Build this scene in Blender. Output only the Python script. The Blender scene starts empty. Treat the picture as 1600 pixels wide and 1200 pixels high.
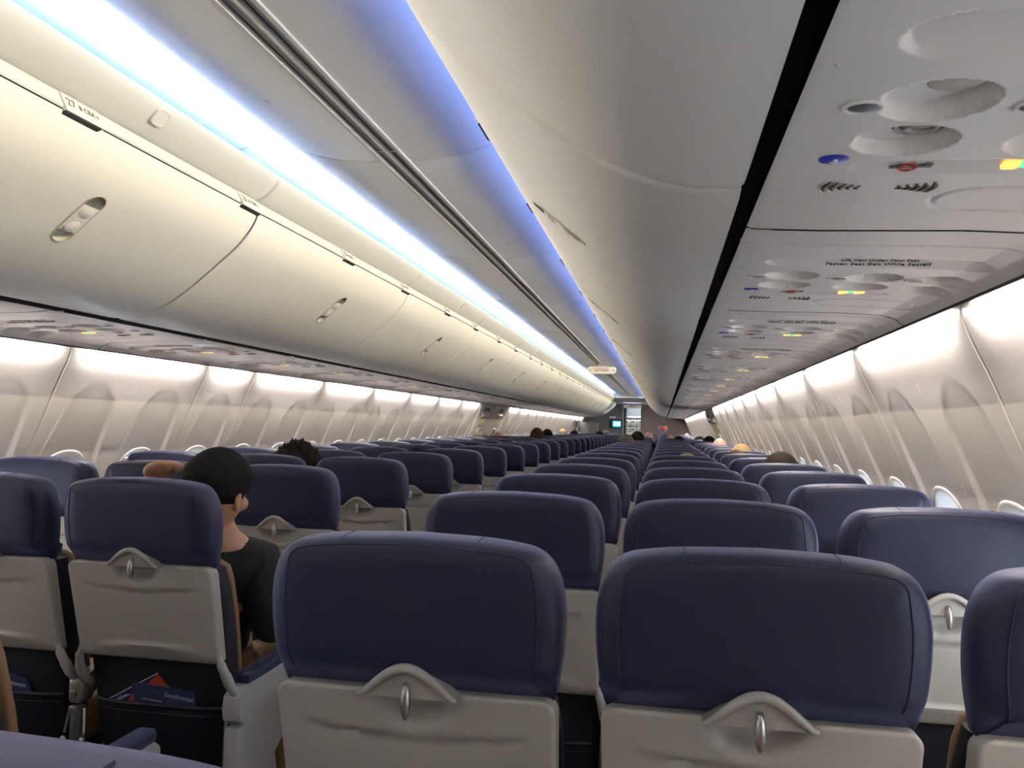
import bpy, bmesh, math, random
from mathutils import Vector, Matrix
random.seed(7)
SC = bpy.context.scene
COL = SC.collection

# ------------------------------------------------------------------ camera, sky, lamps, exposure
cam_d = bpy.data.cameras.new('camera')
cam = bpy.data.objects.new('camera', cam_d); COL.objects.link(cam); SC.camera = cam
cam_d.sensor_fit = 'HORIZONTAL'; cam_d.sensor_width = 36.0
cam_d.lens = 36.0 * 1285.4 / 1600.0
cam_d.clip_start = 0.02; cam_d.clip_end = 200
_r = Vector((0.98336, 0.18013, 0.02365)); _u = Vector((-0.01427, -0.05319, 0.99848)); _f = Vector((-0.18111, 0.98220, 0.04974))
mw = Matrix((( _r.x, _u.x, -_f.x, 0.8621), (_r.y, _u.y, -_f.y, 0.0), (_r.z, _u.z, -_f.z, 1.2919), (0, 0, 0, 1)))
cam.matrix_world = mw

world = bpy.data.worlds.new('daylight'); SC.world = world; world.use_nodes = True
bg = world.node_tree.nodes['Background']
bg.inputs['Color'].default_value = (0.80, 0.90, 1.0, 1); bg.inputs['Strength'].default_value = 12.0

SC.view_settings.view_transform = 'Standard'; SC.view_settings.look = 'None'
SC.view_settings.gamma = 1.0; SC.view_settings.use_curve_mapping = False
SC.view_settings.exposure = 0.55

Y_AFT, Y_COVE, Y_BULK = -1.2, 21.6, 25.0
def lamp(name, loc, direction, sx, sy, watts, color, spread=180):
    d = bpy.data.lights.new(name, 'AREA'); d.shape = 'RECTANGLE'; d.size = sx; d.size_y = sy
    d.energy = watts; d.color = color; d.spread = math.radians(spread)
    o = bpy.data.objects.new(name, d); COL.objects.link(o); o.location = loc
    z = -Vector(direction).normalized(); y = Vector((0, 1, 0)); x = y.cross(z).normalized(); y = z.cross(x)
    o.matrix_world = Matrix((( x.x, y.x, z.x, loc[0]), (x.y, y.y, z.y, loc[1]), (x.z, y.z, z.z, loc[2]), (0, 0, 0, 1)))
    return o
CL = Y_COVE - Y_AFT - 0.1; CM = (Y_COVE + Y_AFT) / 2
for s in (-1, 1):
    lamp('cove_blue_strip', (s*0.546, CM, 2.130), (-s*0.15, 0, 1), 0.02, CL, 12, (0.07, 0.26, 1.0))
    lamp('cove_blue_wash', (s*0.445, CM, 2.118), (-s*0.9, 0, 0.75), 0.012, CL, 4 if s < 0 else 18, (0.10, 0.25, 1.0), 120)
    lamp('cove_white_strip', (s*0.440, CM, 2.116), (-s*0.12, 0, 1), 0.02, CL, 36 if s < 0 else 7, (0.76, 0.90, 1.0), 125)
    lamp('bin_wash_strip', (s*0.411, CM, 2.0973), (-s*1.0, 0, -0.28), 0.008, CL, 74, (1.0, 0.89, 0.62), 60)
lamp('entry_dome', (0, 23.4, 1.975), (0, 0, -1), 0.5, 0.5, 16, (1.0, 0.93, 0.82))
lamp('galley_lamp', (0.05, 26.3, 2.0), (0, 0.3, -1), 0.6, 0.3, 30, (0.85, 0.95, 1.0))
SEAMS_R = [-1.122 + 1.016*k for k in range(27)]
SEAMS_L = [-1.122 + 1.016*k for k in range(6)] + [4.466 + 1.016*k for k in range(21)]
EXIT_L = (10.562, 12.594); EXIT_R = (11.070, 13.102)
for s, seams, ex in ((-1, SEAMS_L, EXIT_L), (1, SEAMS_R, EXIT_R)):
    for a, b in zip(seams, seams[1:]):
        if b > 24.9 or (a > ex[0]-0.1 and b < ex[1]+0.1): continue
        lamp('sidewall_lamp', (s*1.4660, (a+b)/2, 1.573), (s*0.55, 0, -1), 0.008, (b-a)-0.16, 4.2*(b-a), (1.0, 0.90, 0.84), 170)

# ------------------------------------------------------------------ materials
def mat(name, color, rough=0.5, metal=0.0, bump=0.0, bscale=200, var=0.0, vscale=3.0, emit=None, estr=0.0, spec=0.5, alpha=None, sheen=0.0, coat=0.0):
    m = bpy.data.materials.new(name); m.use_nodes = True
    nt = m.node_tree; b = nt.nodes['Principled BSDF']
    b.inputs['Base Color'].default_value = (*color, 1); b.inputs['Roughness'].default_value = rough
    b.inputs['Metallic'].default_value = metal; b.inputs['Specular IOR Level'].default_value = spec
    b.inputs['Sheen Weight'].default_value = sheen; b.inputs['Sheen Tint'].default_value = (0.42, 0.46, 0.95, 1); b.inputs['Coat Weight'].default_value = coat
    if emit: b.inputs['Emission Color'].default_value = (*emit, 1); b.inputs['Emission Strength'].default_value = estr
    tc = nt.nodes.new('ShaderNodeTexCoord')
    if var:
        n = nt.nodes.new('ShaderNodeTexNoise'); n.inputs['Scale'].default_value = vscale; n.inputs['Detail'].default_value = 3
        nt.links.new(tc.outputs['Object'], n.inputs['Vector'])
        mx = nt.nodes.new('ShaderNodeMix'); mx.data_type = 'RGBA'
        mx.inputs['A'].default_value = (*[c*(1-var) for c in color], 1); mx.inputs['B'].default_value = (*[min(1, c*(1+var)) for c in color], 1)
        nt.links.new(n.outputs['Fac'], mx.inputs['Factor']); nt.links.new(mx.outputs['Result'], b.inputs['Base Color'])
    if bump:
        n2 = nt.nodes.new('ShaderNodeTexNoise'); n2.inputs['Scale'].default_value = bscale; n2.inputs['Detail'].default_value = 4
        nt.links.new(tc.outputs['Object'], n2.inputs['Vector'])
        bp = nt.nodes.new('ShaderNodeBump'); bp.inputs['Strength'].default_value = bump; bp.inputs['Distance'].default_value = 0.004
        nt.links.new(n2.outputs['Fac'], bp.inputs['Height']); nt.links.new(bp.outputs['Normal'], b.inputs['Normal'])
    return m
NAVY = mat('navy_leather', (0.0095, 0.0118, 0.036), 0.50, bump=0.35, bscale=11, var=0.10, vscale=9, sheen=0.3)
NAVYD = mat('navy_fabric', (0.006, 0.007, 0.016), 0.7, bump=0.2, bscale=300)
PIPE = mat('navy_thread', (0.020, 0.024, 0.055), 0.6)
TAN = mat('tan_leather', (0.24, 0.14, 0.07), 0.5, bump=0.2, bscale=40, var=0.1)
TRAY = mat('grey_tray_plastic', (0.44, 0.42, 0.375), 0.48, bump=0.05, bscale=900, var=0.03)
TRAYD = mat('grey_bracket_plastic', (0.39, 0.37, 0.33), 0.5)
STEEL = mat('brushed_steel', (0.50, 0.49, 0.47), 0.34, metal=0.9)
METAL = mat('satin_metal', (0.45, 0.43, 0.38), 0.4, metal=0.8, bump=0.1, bscale=120)
ARMW = mat('pale_armrest_plastic', (0.46, 0.45, 0.43), 0.42)
DARK = mat('dark_gap', (0.012, 0.011, 0.011), 0.8)
BLACK = mat('black_rubber', (0.008, 0.007, 0.008), 0.6)
BIN = mat('cream_bin_plastic', (0.80, 0.775, 0.72), 0.36, var=0.015, bump=0.02, bscale=500)
RAIL = mat('cream_rail_plastic', (0.78, 0.76, 0.69), 0.42)
OLIVE = mat('recess_plastic', (0.50, 0.48, 0.38), 0.45)
CEIL = mat('ceiling_panel_white', (0.70, 0.69, 0.68), 0.45, var=0.015)
CHAN = mat('ceiling_channel_grey', (0.33, 0.32, 0.31), 0.35, metal=0.3)
CHANL = mat('ceiling_channel_light', (0.62, 0.61, 0.59), 0.35, metal=0.2)
PSU = mat('service_panel_grey', (0.79, 0.765, 0.73), 0.30, bump=0.02, bscale=500, var=0.02)
LENS = mat('lamp_lens', (0.62, 0.58, 0.5), 0.2)
WALL = mat('sidewall_white', (0.72, 0.685, 0.65), 0.40, var=0.015, bump=0.015, bscale=300)
SHADE = mat('window_shade_white', (0.72, 0.71, 0.69), 0.5)
CARPET = mat('dark_blue_carpet', (0.02, 0.022, 0.04), 0.95, bump=0.5, bscale=250, var=0.3, vscale=60)
BULK = mat('bulkhead_taupe', (0.17, 0.13, 0.115), 0.6, var=0.06, vscale=20, bump=0.1, bscale=120)
BULKD = mat('bulkhead_dark_grey', (0.10, 0.105, 0.11), 0.6, var=0.05)
GREYP = mat('grey_partition', (0.26, 0.26, 0.26), 0.5)
WHITE = mat('white_plastic', (0.80, 0.79, 0.76), 0.4)
CREAM = mat('cream_sign', (0.85, 0.80, 0.66), 0.4, emit=(1.0, 0.93, 0.75), estr=0.05)
RED = mat('red_ink', (0.55, 0.03, 0.02), 0.5)
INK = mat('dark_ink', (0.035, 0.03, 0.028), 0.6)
INKG = mat('grey_ink', (0.11, 0.095, 0.075), 0.6)
BLUEB = mat('blue_button', (0.03, 0.06, 0.55), 0.3)
GREYB = mat('dark_grey_button', (0.10, 0.11, 0.12), 0.35)
AMBER = mat('amber_light', (0.9, 0.5, 0.1), 0.4, emit=(1.0, 0.55, 0.12), estr=1.0)
GREENL = mat('green_light', (0.1, 0.7, 0.3), 0.4, emit=(0.1, 0.9, 0.35), estr=0.9)
SCREENM = mat('blue_screen', (0.05, 0.3, 0.6), 0.3, emit=(0.05, 0.45, 0.95), estr=1.2)
SCREENW = mat('white_screen', (0.5, 0.8, 0.9), 0.3, emit=(0.55, 0.85, 1.0), estr=1.3)
HBLUE = mat('emblem_blue', (0.03, 0.04, 0.45), 0.4); HRED = mat('emblem_red', (0.75, 0.03, 0.02), 0.4)
HYEL = mat('emblem_orange', (0.95, 0.42, 0.03), 0.4); HSIL = mat('emblem_silver', (0.75, 0.75, 0.78), 0.35)
CARDB = mat('card_blue', (0.04, 0.055, 0.13), 0.4); CARDN = mat('card_indigo', (0.03, 0.03, 0.13), 0.4)
CARDR = mat('card_red', (0.60, 0.08, 0.03), 0.4); CARDW = mat('card_white', (0.6, 0.6, 0.6), 0.5)
YELP = mat('yellow_placard', (0.80, 0.74, 0.35), 0.5)
DOME = mat('dome_lens', (0.7, 0.7, 0.8), 0.4, emit=(0.62, 0.60, 0.95), estr=0.8)
GLASS = bpy.data.materials.new('window_pane'); GLASS.use_nodes = True
_nt = GLASS.node_tree; _nt.nodes.clear()
_o = _nt.nodes.new('ShaderNodeOutputMaterial'); _mx = _nt.nodes.new('ShaderNodeMixShader'); _t = _nt.nodes.new('ShaderNodeBsdfTransparent'); _g = _nt.nodes.new('ShaderNodeBsdfGlossy')
_g.inputs['Roughness'].default_value = 0.05; _mx.inputs[0].default_value = 0.06; _t.inputs[0].default_value = (0.95, 0.97, 1, 1)
_nt.links.new(_t.outputs[0], _mx.inputs[1]); _nt.links.new(_g.outputs[0], _mx.inputs[2]); _nt.links.new(_mx.outputs[0], _o.inputs[0])

# ------------------------------------------------------------------ helpers
def newmesh(name, v, f, smooth=True, angle=38, mats=None, fm=None):
    me = bpy.data.meshes.new(name); me.from_pydata([tuple(p) for p in v], [], f)
    bm = bmesh.new(); bm.from_mesh(me); bmesh.ops.recalc_face_normals(bm, faces=bm.faces); bm.to_mesh(me); bm.free()
    if smooth:
        me.shade_smooth()
        me.set_sharp_from_angle(angle=math.radians(angle))
    if mats:
        for m in mats: me.materials.append(m)
    if fm: me.polygons.foreach_set('material_index', fm)
    return me
def obj(name, me, material=None, parent=None, loc=(0, 0, 0)):
    o = bpy.data.objects.new(name, me); COL.objects.link(o); o.location = loc
    if material is not None and me is not None and not me.materials: me.materials.append(material)
    if parent is not None: o.parent = parent
    return o
def empty(name, loc=(0, 0, 0)):
    o = bpy.data.objects.new(name, None); COL.objects.link(o); o.location = loc; o.empty_display_size = 0.05
    return o
def tag(o, label, cat, group=None):
    o['label'] = label; o['category'] = cat
    if group: o['group'] = group
    return o
def struct(o): o['kind'] = 'structure'; return o
KIDS = {}
def copy_tree(o, loc=None):
    c = o.copy(); COL.objects.link(c)
    if loc is not None: c.location = loc
    for ch in list(o.children):
        d = ch.copy(); COL.objects.link(d); d.parent = c
        for g in list(ch.children):
            e = g.copy(); COL.objects.link(e); e.parent = d
    return c

class MB:
    def __init__(s): s.v = []; s.f = []
    def add(s, v, f):
        n = len(s.v); s.v += [tuple(p) for p in v]; s.f += [tuple(i+n for i in q) for q in f]; return s
    def box(s, x0, x1, y0, y1, z0, z1, bev=0.0, seg=2):
        bm = bmesh.new(); bmesh.ops.create_cube(bm, size=1)
        for w in bm.verts: w.co = Vector(((x0+x1)/2 + w.co.x*(x1-x0), (y0+y1)/2 + w.co.y*(y1-y0), (z0+z1)/2 + w.co.z*(z1-z0)))
        if bev: bmesh.ops.bevel(bm, geom=bm.edges[:], offset=bev, segments=seg, profile=0.5, affect='EDGES')
        s.bm(bm); bm.free(); return s
    def bm(s, bm):
        bm.verts.index_update(); s.add([w.co.copy() for w in bm.verts], [[q.index for q in f.verts] for f in bm.faces])
    def tube(s, pts, r, n=8, closed=False, flat=1.0):
        pts = [Vector(p) for p in pts]; N = len(pts); v = []; f = []
        rr = r if isinstance(r, (list, tuple)) else [r]*N
        prev = None
        for i, p in enumerate(pts):
            a = pts[i-1] if (i or closed) else p; b = pts[(i+1) % N] if (i < N-1 or closed) else p
            t = (b-a).normalized()
            if prev is None:
                up = Vector((0, 0, 1)) if abs(t.z) < 0.9 else Vector((0, 1, 0))
            else: up = prev
            x = t.cross(up).normalized(); y = x.cross(t); prev = y
            for k in range(n):
                an = 2*math.pi*k/n; v.append(p + x*math.cos(an)*rr[i] + y*math.sin(an)*rr[i]*flat)
        M = N if closed else N-1
        for i in range(M):
            for k in range(n):
                a = i*n+k; b = i*n+(k+1) % n; j = (i+1) % N
                f.append((a, b, j*n+(k+1) % n, j*n+k))
        if not closed:
            f.append(tuple(range(n))[::-1]); f.append(tuple((N-1)*n+k for k in range(n)))
        return s.add(v, f)
    def ell(s, c, rad, R=None, u=16, w=10):
        v = []; f = []
        for i in range(w+1):
            th = math.pi*i/w
            for k in range(u):
                ph = 2*math.pi*k/u
                p = Vector((rad[0]*math.sin(th)*math.cos(ph), rad[1]*math.sin(th)*math.sin(ph), rad[2]*math.cos(th)))
                v.append((R @ p if R is not None else p) + Vector(c))
        for i in range(w):
            for k in range(u): f.append((i*u+k, i*u+(k+1) % u, (i+1)*u+(k+1) % u, (i+1)*u+k))
        return s.add(v, f)
    def prism(s, poly, axis, a, b):
        # poly of 2D points in the plane across `axis`, extruded from a to b
        n = len(poly)
        def P(q, t): return {'x': (t, q[0], q[1]), 'y': (q[0], t, q[1]), 'z': (q[0], q[1], t)}[axis]
        v = [P(q, a) for q in poly] + [P(q, b) for q in poly]
        f = [(i, (i+1) % n, n+(i+1) % n, n+i) for i in range(n)] + [tuple(range(n))[::-1], tuple(range(n, 2*n))]
        return s.add(v, f)
    def rings(s, rings, cap0=True, cap1=True, closed=True):
        n = len(rings[0]); v = [p for r in rings for p in r]; f = []
        for i in range(len(rings)-1):
            for k in range(n if closed else n-1): f.append((i*n+k, i*n+(k+1) % n, (i+1)*n+(k+1) % n, (i+1)*n+k))
        if cap0: f.append(tuple(range(n))[::-1])
        if cap1: f.append(tuple((len(rings)-1)*n+k for k in range(n)))
        return s.add(v, f)
    def mesh(s, name, **k): return newmesh(name, s.v, s.f, **k)
    def build(s, name, m, parent=None, loc=(0, 0, 0), **k): return obj(name, s.mesh(name, **k), m, parent, loc)

def lerp_prof(pr, t):
    if t <= pr[0][0]: return pr[0][1]
    for (a, x), (b, y) in zip(pr, pr[1:]):
        if t <= b: return x + (y-x)*(t-a)/(b-a)
    return pr[-1][1]
def catmull(pts, n):
    out = []
    P = [pts[0]] + list(pts) + [pts[-1]]
    for i in range(1, len(P)-2):
        for k in range(n):
            t = k/n; a, b, c, d = P[i-1], P[i], P[i+1], P[i+2]
            out.append(tuple(0.5*((2*b[j]) + (-a[j]+c[j])*t + (2*a[j]-5*b[j]+4*c[j]-d[j])*t*t + (-a[j]+3*b[j]-3*c[j]+d[j])*t**3) for j in range(len(b))))
    out.append(tuple(pts[-1])); return out
def smooth(t): t = max(0.0, min(1.0, t)); return t*t*(3-2*t)
def text_mesh(name, body, size, align='CENTER', extrude=0.0004):
    c = bpy.data.curves.new(name, 'FONT'); c.body = body; c.size = size; c.align_x = align; c.align_y = 'CENTER'; c.extrude = extrude; c.resolution_u = 2
    o = bpy.data.objects.new(name, c); COL.objects.link(o)
    dg = bpy.context.evaluated_depsgraph_get(); me = bpy.data.meshes.new_from_object(o.evaluated_get(dg)); me.name = name
    bpy.data.objects.remove(o); bpy.data.curves.remove(c); me.materials.clear(); return me
def place(o, origin, xdir, ydir):
    x = Vector(xdir).normalized(); y = Vector(ydir); y = (y - x*y.dot(x)).normalized(); z = x.cross(y)
    o.matrix_local = Matrix(((x.x, y.x, z.x, origin[0]), (x.y, y.y, z.y, origin[1]), (x.z, y.z, z.z, origin[2]), (0, 0, 0, 1)))
ORD = ['zeroth', 'first', 'second', 'third', 'fourth', 'fifth', 'sixth', 'seventh', 'eighth', 'ninth', 'tenth', 'eleventh', 'twelfth', 'thirteenth', 'fourteenth', 'fifteenth', 'sixteenth', 'seventeenth', 'eighteenth', 'nineteenth', 'twentieth', 'twenty-first', 'twenty-second', 'twenty-third', 'twenty-fourth', 'twenty-fifth', 'twenty-sixth', 'twenty-seventh', 'twenty-eighth', 'twenty-ninth', 'thirtieth', 'thirty-first', 'thirty-second', 'thirty-third']
SIDE = {-1: 'left', 1: 'right'}

# ------------------------------------------------------------------ shell: floor, aft wall, crown
struct(MB().box(-1.70, 1.70, Y_AFT, 27.2, -0.06, 0.0).build('floor', CARPET, smooth=False))
struct(MB().box(-1.95, 1.95, Y_AFT-0.06, Y_AFT, -0.06, 2.55).build('wall_aft', WALL, smooth=False))
arc = [(1.72*math.cos(a), 1.60 + 0.85*math.sin(a)) for a in [math.pi*k/24 for k in range(25)]]
arc2 = [(x*1.02, z+0.03) for x, z in arc]
ceiling = struct(MB().prism(arc + arc2[::-1], 'y', Y_AFT, 27.2).build('ceiling', CEIL))

# ceiling panels (arched, one per 1.56 m) and centre channel
CP = [(0.046, 2.136), (0.10, 2.137), (0.16, 2.142), (0.22, 2.151), (0.28, 2.166), (0.34, 2.184), (0.40, 2.197), (0.46, 2.202), (0.52, 2.199), (0.565, 2.185), (0.585, 2.15), (0.59, 2.10)]
CPd = catmull(CP, 3)
panel_edges = [-1.15] + [2.51 + 1.56*k for k in range(-2, 13)] + [Y_COVE]
pm = {}
for a, b in zip(panel_edges, panel_edges[1:]):
    L = round(b-a-0.008, 4)
    if L not in pm:
        g = 0.005
        for s in (-1, 1):
            ys = [0, g*0.4, g, L-g, L-g*0.4, L]; dz = [g, g*0.3, 0, 0, g*0.3, g]
            rings = [[(s*x, y, z+d) for x, z in CPd] for y, d in zip(ys, dz)]
            pm.setdefault(L, {})[s] = MB().rings(rings, False, False, closed=False).mesh('ceiling_panel')
    for s in (-1, 1): obj('ceiling_panel', pm[L][s], CEIL, ceiling, (0, a+0.004, 0))
for x0, x1, z0, z1, m, nm in ((-0.046, 0.046, 2.140, 2.150, CHAN, 'centre_channel'), (-0.049, -0.035, 2.130, 2.142, CHANL, 'channel_rail'), (0.035, 0.049, 2.130, 2.142, CHANL, 'channel_rail'),
                              (-0.006, 0.004, 2.132, 2.141, CHANL, 'channel_rail'), (0.012, 0.016, 2.1385, 2.141, BLACK, 'channel_gap'), (-0.030, -0.027, 2.1385, 2.141, BLACK, 'channel_gap')):
    MB().box(x0, x1, Y_AFT, Y_COVE, z0, z1, 0.001 if nm == 'channel_rail' else 0, 1).build(nm, m, ceiling, smooth=False)
for k in range(-1, 12): MB().box(-0.045, 0.045, 3.98+1.56*k, 3.988+1.56*k, 2.1375, 2.141).build('channel_joint', CHANL, ceiling, smooth=False)
for x, y in ((-0.20, 2.02), (-0.20, 5.14)):
    MB().tube([(x, y, 2.146), (x, y, 2.152)], 0.010, 16).build('screw_cap', CHANL, ceiling)
# forward end of the cove and lowered entry ceiling
hp = catmull([(Y_COVE, 2.20), (Y_COVE+0.02, 2.10), (Y_COVE+0.06, 2.06), (Y_COVE+0.35, 2.02), (Y_COVE+0.7, 2.0), (Y_COVE+1.0, 1.995), (27.2, 1.995)], 4)
MB().rings([[(x, y, z) for y, z in hp] for x in (-0.62, 0.62)], False, False, closed=False).build('entry_ceiling', CEIL, ceiling)
MB().box(-0.62, 0.62, Y_COVE-0.03, Y_COVE+0.015, 2.068, 2.092, 0.006).build('cove_end_lip', RAIL, ceiling)
MB().ell((0, 23.4, 1.995), (0.28, 0.28, 0.012)).build('entry_dome_lens', DOME, ceiling)

# ------------------------------------------------------------------ sidewalls
WP = [(0.0, 1.66), (0.10, 1.685), (0.45, 1.75), (0.75, 1.765), (0.95, 1.735), (1.10, 1.688), (1.165, 1.660), (1.28, 1.611), (1.41, 1.558), (1.553, 1.497), (1.62, 1.518)]
_wd = catmull(WP, 8)
def WX(z): return lerp_prof(_wd, z)
Z0, Z1 = 0.62, 1.615
WZC, HRX, HRZ = 0.935, 0.150, 0.185
WREC = 0.014
def wall_disp(y, z, yc, y0, y1):
    d = 0.0
    t = (1.43 - z)/0.47
    if t > 0:
        t1 = min(t/0.34, 1.0); hw = 0.150*math.sqrt(max(0, 1-(1-t1)**2)) + 0.055*min(t, 1)
        ins = smooth((hw - abs(y-yc))/0.028)
        d += WREC*min(1.0, t/0.62)*ins*smooth((z-0.66)/0.06)
    e = min(y-y0, y1-y)
    if e < 0.007: d += 0.008*(1-e/0.007)
    return d
def wall_half(mb, s, h0, h1, y0, y1, N=216, R=46):
    yc = (h0+h1)/2; W = h1-h0; H = Z1-Z0; per = 2*(W+H)
    out = []; inn = []
    for k in range(N):
        t = per*k/N
        if t < W: p = (h0+t, Z1)
        elif t < W+H: p = (h1, Z1-(t-W))
        elif t < 2*W+H: p = (h1-(t-W-H), Z0)
        else: p = (h0, Z0+(t-2*W-H))
        out.append(p)
        a = math.atan2((p[1]-WZC)/0.60, (p[0]-yc)/0.254)
        ca, sa = math.cos(a), math.sin(a); m = (abs(ca)**2.4 + abs(sa)**2.4)**(-1/2.4)
        inn.append((yc+HRX*ca*m, WZC+HRZ*sa*m))
    rings = []
    for i in range(R+1):
        t = i/R; ring = []
        for (yo, zo), (yi, zi) in zip(out, inn):
            y = yi+(yo-yi)*t; z = zi+(zo-zi)*t
            ring.append((s*(WX(z)+wall_disp(y, z, yc, y0, y1)), y, z))
        rings.append(ring)
    mb.rings(rings, False, False)
def plain_half(mb, s, h0, h1, y0, y1):
    zs = [Z0+(Z1-Z0)*i/40 for i in range(41)]
    ys = sorted(set([h0, h0+0.0035, h0+0.007, (h0+h1)/2, h1-0.007, h1-0.0035, h1]))
    mb.rings([[(s*(WX(z)+wall_disp(y, z, 99, y0, y1)), y, z) for z in zs] for y in ys], False, False, closed=False)
def weld(me):
    bm = bmesh.new(); bm.from_mesh(me); bmesh.ops.remove_doubles(bm, verts=bm.verts, dist=0.0004); bmesh.ops.recalc_face_normals(bm, faces=bm.faces); bm.to_mesh(me); bm.free()
    me.shade_smooth(); me.set_sharp_from_angle(angle=math.radians(55)); return me
WMESH = {}
def wall_mesh(s, L):
    if (s, L) not in WMESH:
        mb = MB()
        if abs(L-1.016) < 0.01: wall_half(mb, s, 0, 0.508, 0, 1.016); wall_half(mb, s, 0.508, 1.016, 0, 1.016)
        else: wall_half(mb, s, 0, 0.508, 0, 0.508)
        WMESH[(s, L)] = weld(mb.mesh('wall_panel'))
    return WMESH[(s, L)]
# window pieces (right-hand version mirrored for the left)
def window_meshes(s):
    N = 48
    def oval(rx, rz, off, p=2.4):
        r = []
        for k in range(N):
            a = 2*math.pi*k/N; ca, sa = math.cos(a), math.sin(a); m = (abs(ca)**p+abs(sa)**p)**(-1/p)
            y = rx*ca*m; z = WZC+rz*sa*m; r.append((s*(WX(z)+off+WREC), y, z))
        return r
    fr = MB().rings([oval(.168, .204, .006), oval(.167, .203, -.001), oval(.163, .199, -.0045), oval(.156, .192, -.0045), oval(.150, .186, -.001), oval(.144, .180, .010), oval(.122, .160, .052), oval(.119, .157, .060), oval(.112, .150, .062), oval(.112, .150, .075)], False, False).mesh('window_frame', angle=60)
    pa = MB().rings([oval(.116, .154, .070), oval(.116, .154, .073)]).mesh('pane', smooth=False)
    def shade(drop):
        zt = WZC+0.148; zb = zt-0.296*drop; pts = [q for q in oval(.1105, .1485, .064) if q[2] >= zb]
        pts.sort(key=lambda q: q[1])
        top = [(q[1], q[2]) for q in pts]; lo, hi = top[0][0], top[-1][0]
        poly = top + [(hi, zb), (lo, zb)]
        n = len(poly); v = [(s*(WX(z)+WREC+.064), y, z) for y, z in poly]+[(s*(WX(z)+WREC+.068), y, z) for y, z in poly]
        f = [tuple(range(n)), tuple(range(n, 2*n))[::-1]]+[(i, (i+1) % n, n+(i+1) % n, n+i) for i in range(n)]
        mb = MB().add(v, f)
        mb.box(min(s*(WX(zb)+WREC+.058), s*(WX(zb)+WREC+.066)), max(s*(WX(zb)+WREC+.058), s*(WX(zb)+WREC+.066)), lo+.01, hi-.01, zb, zb+.012)
        return mb.mesh('shade', smooth=False)
    return fr, pa, {d: shade(d) for d in (.22, .45, .70, .93)}
WINM = {s: window_meshes(s) for s in (-1, 1)}
win_n = 0
def add_window(s, yc, drop):
    global win_n
    win_n += 1; fr, pa, sh = WINM[s]
    w = struct(obj('window_%d' % win_n, fr, WHITE, None, (0, yc, 0)))
    obj('pane', pa, GLASS, w); obj('shade', sh[drop], SHADE, w)
for s, seams, ex in ((-1, SEAMS_L, EXIT_L), (1, SEAMS_R, EXIT_R)):
    low = [(s*WX(z), z) for z in [0.62*i/10 for i in range(11)]]; low2 = [(x+s*0.03, z) for x, z in low]
    wall = struct(MB().prism(low+low2[::-1], 'y', Y_AFT, 27.2).build('wall_'+SIDE[s], WALL))
    MB().box(min(s*1.700, s*1.712), max(s*1.700, s*1.712), Y_AFT, 25, 0.10, 0.16).build('baseboard_'+SIDE[s], GREYP, None, smooth=False)['kind'] = 'structure'
    for a, b in zip(seams, seams[1:]):
        if b > 25.3: continue
        L = round(b-a, 3); exitp = a > ex[0]-0.1 and b < ex[1]+0.1
        if exitp: continue
        if s < 0 and a > 22.0:
            mb = MB(); plain_half(mb, s, 0, L, 0, L); obj('wall_panel', weld(mb.mesh('wall_panel')), WALL, wall, (0, a, 0)); continue
        obj('wall_panel', wall_mesh(s, L), WALL, wall, (0, a, 0))
        for k in range(int(round(L/0.508))):
            yc = a+0.254+0.508*k
            drop = (.22 if (int(yc*10) % 3) else .45) if s > 0 else random.choice((.45, .70, .70, .93))
            add_window(s, yc, drop)
    # far end filler up to the cockpit wall
    mb = MB(); e0 = [b for b in seams if b <= 25.3][-1]
    if e0 < 27.2: plain_half(mb, s, 0, 27.2-e0, 0, 27.2-e0); obj('wall_panel', weld(mb.mesh('wall_panel')), WALL, wall, (0, e0, 0))
    # overwing exits: two hatch panels
    for i in range(2):
        y0 = ex[0]+1.016*i; L = 1.016
        mb = MB(); plain_half(mb, s, 0, L, 0, L)
        h = weld(mb.mesh('exit_hatch')); o = obj('exit_hatch', h, WALL, None, (0, y0, 0))
        tag(o, 'white overwing exit hatch on the %s wall, %s of the pair' % (SIDE[s], 'nearer' if i == 0 else 'farther'), 'exit door')
        yc = 0.508; zt = 1.40
        # hooded handle recess, placards, sign
        hood = []
        for x, z in ((0.004, 1.452), (-0.030, 1.425), (-0.034, 1.395), (0.004, 1.388)): hood.append((s*(WX(z)+x), z))
        MB().prism(hood, 'y', yc-0.17, yc+0.17).build('handle_hood', WHITE, o)
        for z0, z1, w, m, nm in ((1.305, 1.38, .13, YELP, 'yellow_placard'), (1.265, 1.271, .12, INK, 'pull_line'), (1.04, 1.20, .07, INK, 'dark_window'), ):
            v = [(s*(WX(z)-0.003), y, z) for z in (z0, z1) for y in (yc-w, yc+w)] + [(s*(WX(z)+0.004), y, z) for z in (z0, z1) for y in (yc-w, yc+w)]
            MB().add(v, [(0, 1, 3, 2), (4, 6, 7, 5), (0, 2, 6, 4), (1, 5, 7, 3), (2, 3, 7, 6), (0, 4, 5, 1)]).build(nm, m, o, smooth=False)
        v = []
        MB().tube([(s*(WX(z)-0.012), yc+dy, z) for dy, z in ((-.09, 1.0), (-.09, 1.20), (-.07, 1.225), (.07, 1.225), (.09, 1.20), (.09, 1.0))], 0.014, 8).build('window_surround', WHITE, o)
        MB().box(min(s*(WX(1.50)-.006), s*(WX(1.50)+.02)), max(s*(WX(1.50)-.006), s*(WX(1.50)+.02)), yc-.16, yc+.16, 1.475, 1.53).build('exit_placard', GREYP, o, smooth=False)
        t = obj('exit_lettering', text_mesh('exit_lettering', 'EXIT', 0.05), INK, o); place(t, (s*(WX(1.5)-.0075), yc, 1.503), (0, -s, 0), (s*-0.4, 0, 1))

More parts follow.
